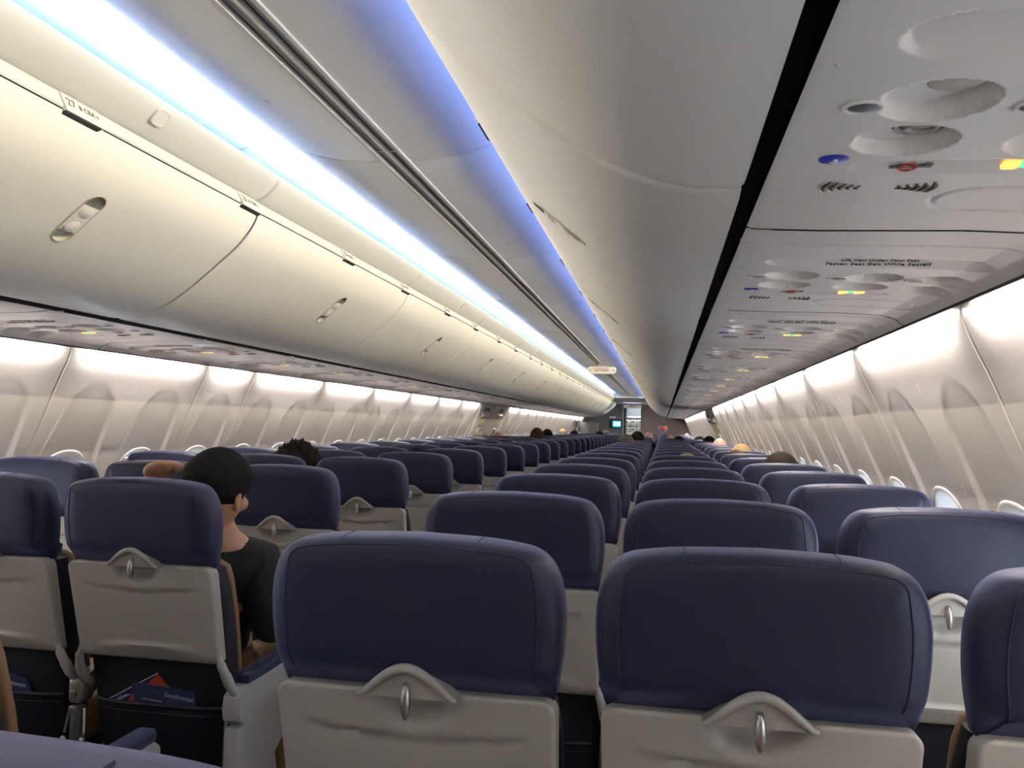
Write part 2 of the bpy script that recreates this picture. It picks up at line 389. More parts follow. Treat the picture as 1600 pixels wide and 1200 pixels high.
# ------------------------------------------------------------------ overhead bins
B0, BP = 0.860, 1.6256
DP = [(0.455, 1.966), (0.465, 1.940), (0.484, 1.908), (0.510, 1.874), (0.540, 1.844), (0.580, 1.810), (0.630, 1.768), (0.680, 1.727), (0.735, 1.688), (0.790, 1.656), (0.845, 1.634), (0.895, 1.622), (0.935, 1.6185), (0.964, 1.6195)]
_dd = catmull(DP, 6)
_s = [0.0]
for (a, b), (c, d) in zip(_dd, _dd[1:]): _s.append(_s[-1]+math.hypot(c-a, d-b))
SD = _s[-1]
def dprof(s):
    s = max(0, min(SD, s))
    for i in range(len(_s)-1):
        if s <= _s[i+1]:
            t = (s-_s[i])/(_s[i+1]-_s[i]); (a, b), (c, d) = _dd[i], _dd[i+1]
            n = Vector((d-b, -(c-a))).normalized()
            if n.x+n.y > 0: n = -n
            return a+(c-a)*t, b+(d-b)*t, n.x, n.y    # normal towards the aisle / down
    return _dd[-1][0], _dd[-1][1], 0, -1
PS = 0.235                                            # latch centre along the door profile
def door_pt(sd, s, y, off): x, z, nx, nz = dprof(s); return (sd*(x+nx*off), y, z+nz*off)
def bin_door(sd, L, N=128, R=26):
    yc = L*0.60; out = []; inn = []; per = 2*(L+SD)
    for k in range(N):
        a = 2*math.pi*k/N
        # pill long axis along the profile
        w, h = 0.030, 0.083
        ca, sa = math.cos(a), math.sin(a)
        inn.append((yc+w*ca, PS+(h-w)*(1 if sa > 0 else -1)*(1 if abs(sa) > 1e-6 else 0)+w*sa))
        # outward ray to the door rectangle
        dx, ds = ca*L, sa*SD
        ts = []
        if abs(dx) > 1e-9: ts.append(((L if dx > 0 else 0)-yc)/dx)
        if abs(ds) > 1e-9: ts.append(((SD if ds > 0 else 0)-PS)/ds)
        t = min(ts); out.append([yc+dx*t, PS+ds*t])
    for cy, cs in ((0, 0), (L, 0), (0, SD), (L, SD)):
        k = min(range(N), key=lambda k: (out[k][0]-cy)**2+(out[k][1]-cs)**2); out[k] = [cy, cs]
    rings = []
    rings.append([door_pt(sd, s, y, -0.012) for y, s in inn])
    for i in range(R+1):
        t = 1-(1-i/R)**1.9
        ring = []
        for (yo, so), (yi, si) in zip(out, inn):
            y = yi+(yo-yi)*t; s = si+(so-si)*t
            e = min(y, L-y); off = -0.006*max(0, 1-e/0.012)**2
            ring.append(door_pt(sd, s, y, off))
        rings.append(ring)
    rings.append([door_pt(sd, min(s, SD-0.022), min(max(y, 0.004), L-0.004), -0.022) for y, s in out])
    return MB().rings(rings, False, False).mesh('bin_door', angle=50)
RP = [(0.500, 2.105), (0.430, 2.100), (0.405, 2.096), (0.392, 2.091), (0.3865, 2.083), (0.3895, 2.070), (0.398, 2.057), (0.414, 2.041), (0.434, 2.025), (0.455, 2.013), (0.472, 2.010), (0.490, 2.012), (0.52, 2.04)]
_rd = catmull(RP, 4)
def rail_mesh(sd, L):
    def ring(y, k): # shrink towards a centre for rounded ends
        return [(sd*(x+(0.450-x)*k), y, z+(2.055-z)*k) for x, z in _rd]
    return MB().rings([ring(0, .16), ring(.003, .07), ring(.010, .015), ring(.018, 0), ring(L-.018, 0), ring(L-.010, .015), ring(L-.003, .07), ring(L, .16)], True, True, closed=True).mesh('grab_rail', angle=60)
def strip_prism(sd, pts, y0, y1): return MB().prism([(sd*x, z) for x, z in pts], 'y', y0, y1)
BIN_PARTS = {}
for sd in (-1, 1):
    L = BP-0.008
    body = [(0.478, 2.000), (0.476, 1.965), (0.52, 1.890), (0.60, 1.818), (0.70, 1.737), (0.80, 1.690), (0.90, 1.662), (0.970, 1.660), (1.0, 1.68), (1.2, 1.72), (1.2, 2.1), (0.54, 2.09)]
    d = {}
    d['body'] = strip_prism(sd, body, 0.006, L-0.006).mesh('bin_body', smooth=False)
    d['door'] = bin_door(sd, L-0.004)
    d['rail'] = rail_mesh(sd, L-0.006)
    d['strip'] = strip_prism(sd, [(0.474, 2.013), (0.4695, 2.0075), (0.4535, 1.9745), (0.4575, 1.971), (0.482, 1.990), (0.488, 2.015)], 0, L).mesh('door_header', angle=60)
    # latch: cup and bridged paddle
    yc = (L-0.004)*0.60; mb = MB(); n = 40
    def pill(w, h, off):
        r = []
        for k in range(n):
            a = 2*math.pi*k/n; ca, sa = math.cos(a), math.sin(a)
            r.append(door_pt(sd, PS+(h-w)*(1 if sa > 0 else -1)*(1 if abs(sa) > 1e-6 else 0)+w*sa, yc+w*ca, off))
        return r
    mb.rings([pill(.0335, .0865, .0005), pill(.0330, .0860, .0025), pill(.0300, .083, .0025), pill(.0285, .0815, -.004), pill(.026, .079, -.012), pill(.015, .06, -.018)], False, True)
    d['latch'] = mb.mesh('door_latch', angle=60)
    mb = MB(); rows = []
    for i in range(13):
        t = -1+2*i/12; ss = PS+t*0.046; w = 0.0295
        rows.append([door_pt(sd, ss, yc+w*c, 0.002+0.0035*(1-c*c)*(1-t*t)) for c in (-1, -.8, -.4, 0, .4, .8, 1)])
    mb.rings(rows, False, False, closed=False)
    for t in (-.026, .026):
        rr = []
        for q in range(6):
            f = q/5
            rr.append([door_pt(sd, PS+t+0.020*(1-f)*math.sin(a), yc+0.022*(1-f)*math.cos(a), 0.0055+0.004*(1-(1-f)**2)) for a in [2*math.pi*k/20 for k in range(20)]])
        mb.rings(rr, False, True)
    d['paddle'] = mb.mesh('paddle', angle=60)
    # row sign plate
    pl = [(0.4700, 2.0115), (0.4660, 2.0075), (0.4460, 1.9720), (0.4440, 1.9650), (0.4520, 1.9640), (0.470, 1.985)]
    d['sign'] = strip_prism(sd, pl, 0, 0.125).mesh('row_sign', smooth=False)
    d['shadow'] = strip_prism(sd, [(0.4445, 1.9650), (0.4455, 1.9610), (0.4600, 1.956), (0.464, 1.963)], 0.0, 0.115).mesh('sign_shadow', smooth=False)  # dark strip standing in for the shadow line below the sign plate
    BIN_PARTS[sd] = d
bm_txt = {}
def on_strip(o, sd, y):
    # text lying on the header strip, read from the aisle
    place(o, (sd*0.4554, y, 1.9898), (0, -sd, 0), (sd*0.020, 0, 0.0355))
bstart = B0-BP*1
for sd in (-1, 1):
    for k in range(-1, 14):
        y0 = B0+BP*k; ky = 1.0
        if sd > 0: y0, ky = (1.15-BP, 1.0) if k < 0 else ((1.15, 1.39/BP) if k == 0 else (2.54+BP*(k-1), 1.0))
        d = BIN_PARTS[sd]
        hi, lo = 27-2*k, 26-2*k
        root = empty('overhead_bin', (0, y0+0.004, 0)); root.scale.y = ky
        if k < 13: tag(root, 'cream overhead bin with oval latch, %s side, %s from the camera' % (SIDE[sd], ORD[k+2]), 'overhead bin', 'overhead bins')
        else: tag(root, 'cream overhead bin, %s side, last one against the front bulkhead' % SIDE[sd], 'overhead bin', 'overhead bins')
        obj('bin_body', d['body'], DARK, root); obj('bin_door', d['door'], BIN, root)
        rl = obj('grab_rail', d['rail'], RAIL, root, (0, 0.003, 0)); obj('door_header', d['strip'], RAIL, root)
        la = obj('door_latch', d['latch'], OLIVE, root); obj('paddle', d['paddle'], BIN, la)
        if lo >= 1:
            for nrow, dy in ((hi, 0.715), (lo, 1.495)):
                sg = obj('row_sign', d['sign'], RAIL, root, (0, dy, 0)); obj('sign_shadow', d['shadow'], INK, sg)
                if k < 6:
                    order = -1 if sd > 0 else 1
                    t = obj('row_number', text_mesh('row_number', str(nrow), 0.030), INKG, sg); on_strip(t, sd, 0.0625-order*0.038)
                    t2 = obj('seat_letters', text_mesh('seat_letters', 'CBA' if sd < 0 else 'DEF', 0.020), INKG, sg); on_strip(t2, sd, 0.0625+order*0.022)
                    i1 = MB().box(-.0035, .0035, -.006, .006, -.0004, .0004).build('seat_icon', INKG, sg, smooth=False); on_strip(i1, sd, 0.0625-order*0.008)
                    i2 = MB().ell((0, 0, 0), (.003, .005, .0005)).build('call_icon', INKG, sg); on_strip(i2, sd, 0.0625+order*0.050)
        if k % 2 == 0 and k < 13:
            # small sensor cover on the rail bulge
            mb = MB(); c = Vector((sd*0.4175, 0.845, 2.090)); nrm = Vector((-sd*0.86, 0, 0.45)).normalized(); nrm = Vector((-sd*0.72, 0, -0.69)).normalized(); c = Vector((sd*0.4030, 0.99, 2.0500))
            ty = Vector((0, 1, 0)); tz = nrm.cross(ty)
            def sq(r, h):
                o_ = []
                for q in range(28):
                    a = 2*math.pi*q/28; m = (abs(math.cos(a))**3.4+abs(math.sin(a))**3.4)**(-1/3.4)
                    o_.append(c+ty*(r*math.cos(a)*m)+tz*(r*0.85*math.sin(a)*m)+nrm*h)
                return o_
            mb.rings([sq(.029, -.010), sq(.029, .003), sq(.0275, .0055), sq(.022, .0055), sq(.021, .0042)])
            mb.build('sensor_cover', RAIL, root)

# ------------------------------------------------------------------ passenger service units
PZ = [(0.986, 1.6100), (0.992, 1.6080), (1.010, 1.6065), (1.04, 1.6045), (1.10, 1.602), (1.30, 1.598), (1.40, 1.592), (1.435, 1.582), (1.447, 1.572), (1.454, 1.565)]
def PZf(x): return lerp_prof(PZ, x)
UL = 0.79
SCOOPS = [(1.110, 0.28, .052, .050), (1.110, 0.388, .052, .046), (1.268, 0.295, .053, .050), (1.266, 0.400, .053, .044), (1.400, 0.300, .050, .050), (1.400, 0.405, .050, .044)]
CAPS = [(1.055, 1.425, 0.150, 0.042, 0.020), (1.080, 1.335, 0.480, 0.026, 0.007)]
def psu_z(x, y):
    d = 0.0
    for cx, cy, rx, ry in SCOOPS:
        r = math.hypot((x-cx)/rx, (y-cy)/ry)
        if r < 1: d = max(d, 0.024*min(1, (1-r)/0.12)**0.8*(0.45+0.55*(x-cx+rx)/(2*rx)))
    for a, b, cy, h, dep in CAPS:
        xx = min(max(x, a+h), b-h); r = math.hypot((x-xx)*0.8, y-cy)/h
        if r < 1: d = max(d, dep*min(1, (1-r)/0.12)*min(1, max(0.04, 1-(y-cy+h*0.85)/(1.85*h))))
    # oxygen door outline
    a, b, cy, h = 1.205, 1.430, 0.615, 0.055
    xx = min(max(x, a+h), b-h); r = math.hypot(x-xx, y-cy)
    if abs(r-h) < 0.005: d += 0.004*(1-abs(r-h)/0.005)
    e = min(y, UL-y)
    if e < 0.006: d += 0.006*(1-e/0.006)
    return PZf(x)+d
def psu_mesh(sd, fine):
    nx, ny = (150, 236) if fine else (48, 60)
    xs = [0.986+(1.454-0.986)*(i/nx) for i in range(nx+1)]; ys = [UL*j/ny for j in range(ny+1)]
    v = []; f = []
    rows = []
    for y in ys: rows.append([(sd*1.030, y, 1.6130)]+[(sd*x, y, psu_z(x, y)) for x in xs]+[(sd*1.454, y, 1.600)])
    return MB().rings(rows, False, False, closed=False).mesh('service_panel', angle=50)
PSUM = {(sd, f): psu_mesh(sd, f) for sd in (-1, 1) for f in (True, False)}
def disc(c, rx, ry, h, n=20):
    return MB().rings([[(c[0]+rx*k*math.cos(2*math.pi*i/n), c[1]+ry*k*math.sin(2*math.pi*i/n), c[2]-hh) for i in range(n)] for k, hh in ((1, -.004), (1, h*.5), (.85, h), (.01, h))], True, True)
PSU_KIT = {}
for sd in (-1, 1):
    kit = []
    for i, (cx, cy, rx, ry) in enumerate(SCOOPS):
        lamp_c = (sd*(cx+0.014), cy-0.010, PZf(cx)+0.017)
        if i % 2 == 0:
            mb = disc(lamp_c, .026, .022, .004); kit.append(('reading_light', mb.mesh('reading_light'), LENS))
        else:
            mb = MB()
            for r_, z_ in ((.026, 0), (.015, -.002)):
                mb.tube([(lamp_c[0]+r_*math.cos(2*math.pi*q/24), lamp_c[1]+r_*.85*math.sin(2*math.pi*q/24), lamp_c[2]+z_-.003) for q in range(24)], .0035, 6, closed=True)
            mb.ell((lamp_c[0], lamp_c[1], lamp_c[2]), (.024, .020, .005))
            kit.append(('air_nozzle', mb.mesh('air_nozzle'), TRAYD))
    for cx, cy in ((1.046, 0.290), (1.199, 0.295), (1.345, 0.305)):
        mb = MB().tube([(sd*cx+.0175*math.cos(2*math.pi*q/20), cy+.0150*math.sin(2*math.pi*q/20), PZf(cx)-.001) for q in range(20)], .002, 6, closed=True)
        kit.append(('button_ring', mb.mesh('button_ring'), PSU))
        kit.append(('light_button', disc((sd*cx, cy, PZf(cx)), .0135, .0125, .0015).mesh('light_button'), GREYB))
    kit.append(('call_button', disc((sd*1.050, 0.446, PZf(1.050)), .0165, .0155, .002).mesh('call_button'), BLUEB))
    mb = MB(); mb.ell((sd*1.051, 0.452, PZf(1.052)-.002), (.005, .004, .0015)); mb.ell((sd*1.051, 0.444, PZf(1.052)-.002), (.0025, .003, .0015))
    kit.append(('call_symbol', mb.mesh('call_symbol'), HSIL))
    # speaker arcs
    mb = MB(); mr = MB()
    for q in range(5):
        for c0, sgn in ((1.078, -1), (1.168, 1)):
            cxx = c0 + sgn*(-0.018+0.0095*q); hw = 0.006+0.0042*q
            pts = [(sd*(cxx+sgn*(-0.006*(t*t))), 0.555+hw*t, PZf(cxx)-.0006) for t in (-1, -.6, -.2, .2, .6, 1)]
            mb.tube(pts, [.0003, .0017, .0024, .0024, .0017, .0003], 6)
            mr.tube([(p[0]+sd*sgn*.0042, p[1], p[2]-.0005) for p in pts], .0009, 5)
    kit.append(('speaker_slots', mb.mesh('speaker_slots'), INK)); kit.append(('speaker_ribs', mr.mesh('speaker_ribs'), CHANL))
    # signs in the shallow strip
    z = PZf(1.15)+.0025
    kit.append(('no_smoking_sign', MB().box(min(sd*1.118, sd*1.158), max(sd*1.118, sd*1.158), .4765, .4835, z-.001, z).box(min(sd*1.157, sd*1.164), max(sd*1.157, sd*1.164), .472, .484, z-.001, z).mesh('no_smoking_sign', smooth=False), INKG))
    mb = MB().tube([(sd*1.138+.0095*math.cos(2*math.pi*q/24), .480+.0125*math.sin(2*math.pi*q/24), z-.0012) for q in range(24)], .0011, 5, closed=True)
    mb.tube([(sd*1.132, .472, z-.0012), (sd*1.144, .488, z-.0012)], .001, 5)
    kit.append(('red_circle', mb.mesh('red_circle'), RED))
    z = PZf(1.26)+.0025
    mb = MB().box(min(sd*1.238, sd*1.255), max(sd*1.238, sd*1.255), .470, .487, z-.0015, z, .003).box(min(sd*1.270, sd*1.292), max(sd*1.270, sd*1.292), .472, .486, z-.0015, z, .003)
    kit.append(('seat_belt_light', mb.mesh('seat_belt_light'), AMBER))
    kit.append(('buckle_light', MB().box(min(sd*1.257, sd*1.268), max(sd*1.257, sd*1.268), .471, .485, z-.0015, z, .002).mesh('buckle_light'), GREENL))
    kit.append(('latch_pin', MB().ell((sd*1.005, .20, 1.6085), (.003, .004, .003)).mesh('latch_pin'), CHANL))
    PSU_KIT[sd] = kit
T1 = text_mesh('strip_lettering', 'Life Vest Under Your Seat', 0.0125); T2 = text_mesh('strip_lettering', 'Fasten Seat Belt While Seated', 0.0150)
ustarts = [-0.36, 0.53, 1.42, 2.26, 3.08] + [3.08+0.81*k for k in range(1, 27)]
for sd in (-1, 1):
    n = 0
    for i, y0 in enumerate(ustarts):
        if y0 > 24.3: continue
        n += 1; fine = i < 5
        u = obj('passenger_service_unit', PSUM[(sd, fine)], PSU, None, (0, y0, 0))
        tag(u, 'grey overhead service unit with reading lights, %s side, %s from the camera' % (SIDE[sd], ORD[n]), 'service unit', 'overhead service units')
        for nm, me, m in PSU_KIT[sd]:
            if not fine and nm in ('button_ring', 'latch_pin', 'call_symbol', 'red_circle', 'speaker_ribs'): continue
            o = obj(nm, me, m, u)
            if nm in ('speaker_slots', 'speaker_ribs'): o['kind'] = 'stuff'
        if i < 5:
            zs = lambda y: PZf(1.26)+.020*(1-(y-.150+.042*.85)/(1.85*.042))-.0010
            a = obj('strip_lettering', T1, INK, u); place(a, (sd*1.245, 0.1535, zs(.1535)-.0022), (1, 0, -.022*sd), (0, -1, .257))
            a = obj('strip_lettering', T2, INK, u); place(a, (sd*1.245, 0.1690, zs(.1690)-.0022), (1, 0, -.022*sd), (0, -1, .257))
        nxt = ustarts[i+1] if i+1 < len(ustarts) else y0+0.81
        gap = min(nxt, 24.9)-y0-UL
        if gap > 0.012:
            rows = [[(sd*1.030, y, 1.6130)]+[(sd*x, y, PZf(x)) for x, _ in PZ]+[(sd*1.454, y, 1.600)] for y in (UL+.003, UL+gap-.003)]
            MB().rings(rows, False, False, closed=False).build('spacer_panel', PSU, u)
    st = [(sd*1.4552, 1.562), (sd*1.4588, 1.560), (sd*1.4588, 1.610), (sd*1.4552, 1.600)]
    struct(MB().prism(st, 'y', Y_AFT, 25).build('gap_strip_%d' % (1 if sd < 0 else 2), BLACK, smooth=False))
    bk = [(sd*1.008, 1.6140), (sd*1.022, 1.6140), (sd*1.026, 1.658), (sd*1.53, 1.622), (sd*1.53, 1.64), (sd*0.97, 1.70), (sd*0.97, 1.668), (sd*1.004, 1.660)]  # black backing added to paint the shade in the gap beside the bins
    struct(MB().prism(bk, 'y', Y_AFT, 25).build('gap_strip_%d' % (3 if sd < 0 else 4), BLACK, smooth=False))

# ------------------------------------------------------------------ exit sign, bulkhead, galley
es = empty('exit_sign', (0.05, 11.0, 2.05))
tag(es, 'small cream EXIT SALIDA sign hanging from the ceiling centre', 'sign')
mb = MB(); n = 40; w, h = 0.185, 0.05
def rr(sx, y): 
    o_ = []
    for q in range(n):
        a = 2*math.pi*q/n; ca, sa = math.cos(a), math.sin(a); r = h*0.7
        o_.append(((w-r)*(1 if ca > 0 else -1)*(1 if abs(ca) > 1e-6 else 0)+r*ca*sx, y, (h-r)*(1 if sa > 0 else -1)*(1 if abs(sa) > 1e-6 else 0)+r*sa*sx))
    return o_
mb.rings([rr(.9, -.016), rr(1, -.013), rr(1, .013), rr(.9, .016)]); mb.build('sign_body', CREAM, es)
t = obj('sign_lettering', text_mesh('sign_lettering', 'EXIT SALIDA', 0.047), RED, es); place(t, (0, -.0168, 0), (1, 0, 0), (0, 0, 1)); t.scale.x = 0.72
for sx in (-1, 1):
    mb = MB().box(sx*0.158-.016, sx*0.158+.016, -.0172, -.0164, -.003, .003)
    mb.add([(sx*0.176, -.0172, 0), (sx*0.164, -.0172, .010), (sx*0.164, -.0172, -.010), (sx*0.176, -.0164, 0), (sx*0.164, -.0164, .010), (sx*0.164, -.0164, -.010)], [(0, 1, 2), (3, 5, 4), (0, 3, 4, 1), (1, 4, 5, 2), (2, 5, 3, 0)])
    mb.build('sign_arrow', INK, es, smooth=False)
MB().box(-.05, .05, -.008, .008, .045, .086).build('sign_mount', CHANL, es, smooth=False)

wallf = struct(MB().box(0.235, 1.80, 25.0, 25.06, 0, 2.35).build('wall_front', BULK, smooth=False))
MB().box(-1.80, -0.34, 25.0, 25.06, 0, 2.35).build('closet_panel', BULKD, wallf, smooth=False)
MB().box(-0.34, 0.235, 25.0, 25.06, 1.905, 2.35).build('lintel', GREYP, wallf, smooth=False)
d1 = struct(MB().box(-0.335, -0.300, 24.985, 25.08, 0, 1.90, .004).build('door_1', GREYP))
MB().box(0.205, 0.238, 24.985, 25.08, 0, 1.90, .004).build('door_jamb', BULKD, d1)
MB().box(-0.305, -0.245, 25.04, 25.10, 0, 1.90, .004).build('door_edge', BLACK, d1)
MB().box(-0.245, -0.215, 25.04, 25.12, 0, 1.87, .004).build('door_jamb', GREYP, d1)
MB().box(-0.30, 0.22, 24.95, 25.0, 1.885, 1.975, .006).build('lintel_sign', CREAM, d1)
t = obj('sign_lettering', text_mesh('sign_lettering', 'EXIT', 0.07), INK, d1); place(t, (-0.03, 24.947, 1.93), (1, 0, 0), (0, 0, 1)); t.scale.x = 1.5
# galley behind the doorway
struct(MB().box(-1.8, 1.8, 27.1, 27.2, 0, 2.4).build('wall_cockpit', GREYP, smooth=False))
gal = tag(empty('galley_unit', (0, 26.6, 0)), 'steel galley unit seen through the open front doorway', 'galley')
MB().box(-0.8, 0.8, 0.0, 0.45, 0.0, 1.02).build('counter_base', GREYP, gal, smooth=False)
MB().box(-0.8, 0.8, -0.05, 0.45, 1.02, 1.06, .005).build('counter_top', WHITE, gal)
MB().box(-0.8, 0.8, 0.02, 0.45, 1.58, 1.66, .005).build('shelf', STEEL, gal)
for i in range(4):
    for j in range(2):
        MB().box(-0.40+0.22*i, -0.19+0.22*i, 0.02, 0.45, 1.09+0.24*j, 1.31+0.24*j, .008).build('container', METAL, gal)
        MB().box(-0.345+0.22*i, -0.245+0.22*i, 0.0, 0.02, 1.24+0.24*j, 1.265+0.24*j, .004).build('container_handle', DARK, gal)
MB().box(-0.8, 0.8, 0.05, 0.45, 1.66, 2.0).build('upper_cabinet', BULKD, gal, smooth=False)
wb = tag(MB().box(-0.24, 0.02, 25.55, 25.95, 0.0, 1.14, .03, 3).build('service_cart', WHITE), 'bright white service cart standing in the front doorway', 'cart')
MB().box(-0.20, -0.02, 25.535, 25.55, 0.3, 0.9, .01).build('cart_door', WHITE, wb); MB().tube([(-0.2, 25.53, 1.08), (-0.2, 25.50, 1.10), (-0.02, 25.50, 1.10), (-0.02, 25.53, 1.08)], .01).build('cart_handle', STEEL, wb)
mon = tag(MB().box(-0.74, -0.36, 24.94, 25.0, 1.285, 1.535, .012).build('wall_monitor', BLACK), 'small dark monitor with blue picture beside the front doorway', 'monitor')
MB().box(-0.625, -0.385, 24.934, 24.94, 1.31, 1.485).build('screen', SCREENM, mon, smooth=False)
mb = MB()
for c, r in (((-0.48, 24.933, 1.40), (.075, .002, .055)), ((-0.55, 24.933, 1.43), (.035, .002, .04)), ((-0.44, 24.933, 1.44), (.04, .002, .03)), ((-0.57, 24.933, 1.36), (.02, .002, .02))): mb.ell(c, r)
mb.build('screen_picture', SCREENW, mon)
pl = tag(MB().box(-0.73, -0.54, 24.97, 25.0, 1.57, 1.62, .004).build('wall_plate', CHANL), 'pale narrow plate on the bulkhead just above the monitor', 'plate')
# heart emblem: three slanted bands with silver rim
def heart(t, k=1.0):
    x = 16*math.sin(t)**3; z = 13*math.cos(t)-5*math.cos(2*t)-2*math.cos(3*t)-math.cos(4*t)
    return (x/16*0.122*k, (z+2)/16*0.118*k)
hp_ = [heart(2*math.pi*q/48) for q in range(48)]
he = empty('heart_emblem', (0.868, 24.985, 1.258)); tag(he, 'red, blue and orange heart emblem on the front bulkhead', 'emblem')
def clip(poly, a, b, c): # keep a*x+b*z<=c
    out = []
    for i in range(len(poly)):
        p, q = poly[i], poly[(i+1) % len(poly)]; dp = a*p[0]+b*p[1]-c; dq = a*q[0]+b*q[1]-c
        if dp <= 0: out.append(p)
        if dp*dq < 0: t = dp/(dp-dq); out.append((p[0]+(q[0]-p[0])*t, p[1]+(q[1]-p[1])*t))
    return out
MB().prism([heart(2*math.pi*q/48, 1.12) for q in range(48)], 'y', 0.0, 0.015).build('emblem_rim', HSIL, he, smooth=False)
nx, nz = 0.62, 0.78
MB().prism(clip(hp_, nx, nz, -0.025), 'y', -.006, 0.0).build('blue_band', HBLUE, he, smooth=False)
MB().prism(clip(clip(hp_, nx, nz, 0.050), -nx, -nz, 0.020), 'y', -.006, 0.0).build('red_band', HRED, he, smooth=False)
MB().prism(clip(hp_, -nx, -nz, -0.056), 'y', -.006, 0.0).build('orange_band', HYEL, he, smooth=False)
# left forward entry door (dark frame, slide handle)
ed = struct(MB().box(-1.545, -1.50, 22.6, 22.75, 0.4, 1.46, .01).box(-1.545, -1.50, 23.7, 23.85, 0.4, 1.46, .01).build('door_2', INK))
MB().box(-1.54, -1.49, 22.85, 23.05, 1.28, 1.45, .01).build('door_handle', BLACK, ed); MB().box(-1.54, -1.48, 22.80, 23.0, 1.02, 1.14, .01).build('door_plate', WHITE, ed)
wsc = tag(MB().box(-1.52, -1.0, 24.2, 24.25, 0.0, 1.42, .01).build('windscreen_panel', BULKD), 'dark windscreen partition at the far left front', 'partition')
MB().tube([(-1.02, 24.19, 0.1), (-1.02, 24.19, 1.40)], .012).build('panel_post', GREYP, wsc)

# ------------------------------------------------------------------ seats
def lean_low(z): return (0.90-z)*0.26
def lean_head(z): return -(z-0.90)*0.12
half = [(0.0, 0.884), (0.10, 0.884), (0.175, 0.885), (0.200, 0.889), (0.209, 0.900), (0.213, 0.920), (0.219, 0.958), (0.222, 1.000), (0.221, 1.040), (0.214, 1.074), (0.200, 1.099), (0.180, 1.1135), (0.152, 1.1200), (0.10, 1.1255), (0.0, 1.129)]
hr = catmull(half, 5)
outline = hr[:-1] + [(-x, z) for x, z in hr[::-1]][:-1]
def inset(poly, d):
    n = len(poly); out = []
    for i in range(n):
        a, b = poly[i-1], poly[(i+1) % n]; t = Vector((b[0]-a[0], b[1]-a[1])).normalized()
        e = d+.028*t.y*t.y*(1-math.exp(-d/.007))
        out.append((poly[i][0]-t.y*e, poly[i][1]+t.x*e))
    return out
HRINGS = [(.036, -.0185), (.022, -.0172), (.013, -.0150), (.0075, -.0115), (.0040, -.0065), (.0018, .000), (.0006, .009), (0, .022), (0, .052), (.004, .070), (.014, .088), (.036, .102)]
def tuck(z): return 0.044*smooth((0.948-z)/0.060)
def head_wr(x, z, ysgn):
    return 0.0
def hpos(d, y, poly=outline):
    return [(p[0], y+lean_head(p[1])+(tuck(p[1])*(1-smooth((y+.02)/.06))), p[1]) for p in inset(poly, d)]
def headrest_mesh(seed):
    rg = random.Random(seed); wr = [(rg.uniform(-.2, .2), rg.uniform(.98, 1.10), rg.uniform(-1, 1), 0.0) for _ in range(1)]
    rings = []
    def core(d, y):
        ring = hpos(d, y); return ring
    first = core(*HRINGS[0])
    def lid(src, k, yy, tk):
        o_ = []
        for p in src:
            x, z = p[0]*k, 1.0+(p[2]-1.0)*k
            o_.append((x, yy+lean_head(z)+(tuck(z) if tk else 0), z))
        return o_
    for k in (0.02, 0.2, 0.4, 0.6, 0.75, 0.88): rings.append(lid(first, k, -.0195+.001*k, True))
    for d, y in HRINGS: rings.append(core(d, y))
    last = core(*HRINGS[-1])
    for k in (0.75, 0.5, 0.25, 0.02): rings.append(lid(last, k, .106, False))
    out = []
    for r in rings:
        q = []
        for x, y, z in r:
            e = 0.0
            for wx, wz, a, amp in wr:
                u = (x-wx)*math.cos(a)+(z-wz)*math.sin(a); v = -(x-wx)*math.sin(a)+(z-wz)*math.cos(a)
                e += amp*math.exp(-(u/.014)**2-(v/.055)**2)
            sgn = -1 if y < .03 else 1
            q.append((x, y+sgn*e, z))
        out.append(q)
    return MB().rings(out).mesh('headrest', angle=80)
HEADS = [headrest_mesh(i) for i in range(4)]
def seam_mesh():
    mb = MB(); loop = hpos(.011, -.0150); n = len(loop)
    idx = [i for i in range(n) if loop[i][2] > 0.925]
    # contiguous from right bottom over the top to left bottom
    start = next(i for i in range(n) if loop[i][2] > 0.925 and loop[i-1][2] <= 0.925)
    pts = [loop[(start+k) % n] for k in range(len(idx))]
    mb.tube(pts, .0011, 5)
    for sx in (-1, 1):
        x0 = sx*0.105
        pts = []
        for d, y in ((.012, -.0155), (.0075, -.0122), (.0038, -.0070), (.0012, .002), (-.0004, .02), (-.0006, .045)):
            ring = hpos(d, y); p = min((p for p in ring if p[2] > 1.05), key=lambda p: abs(p[0]-x0)); pts.append(p)
        mb.tube(pts, .0010, 5)
    return mb.mesh('seam')
SEAM = seam_mesh()
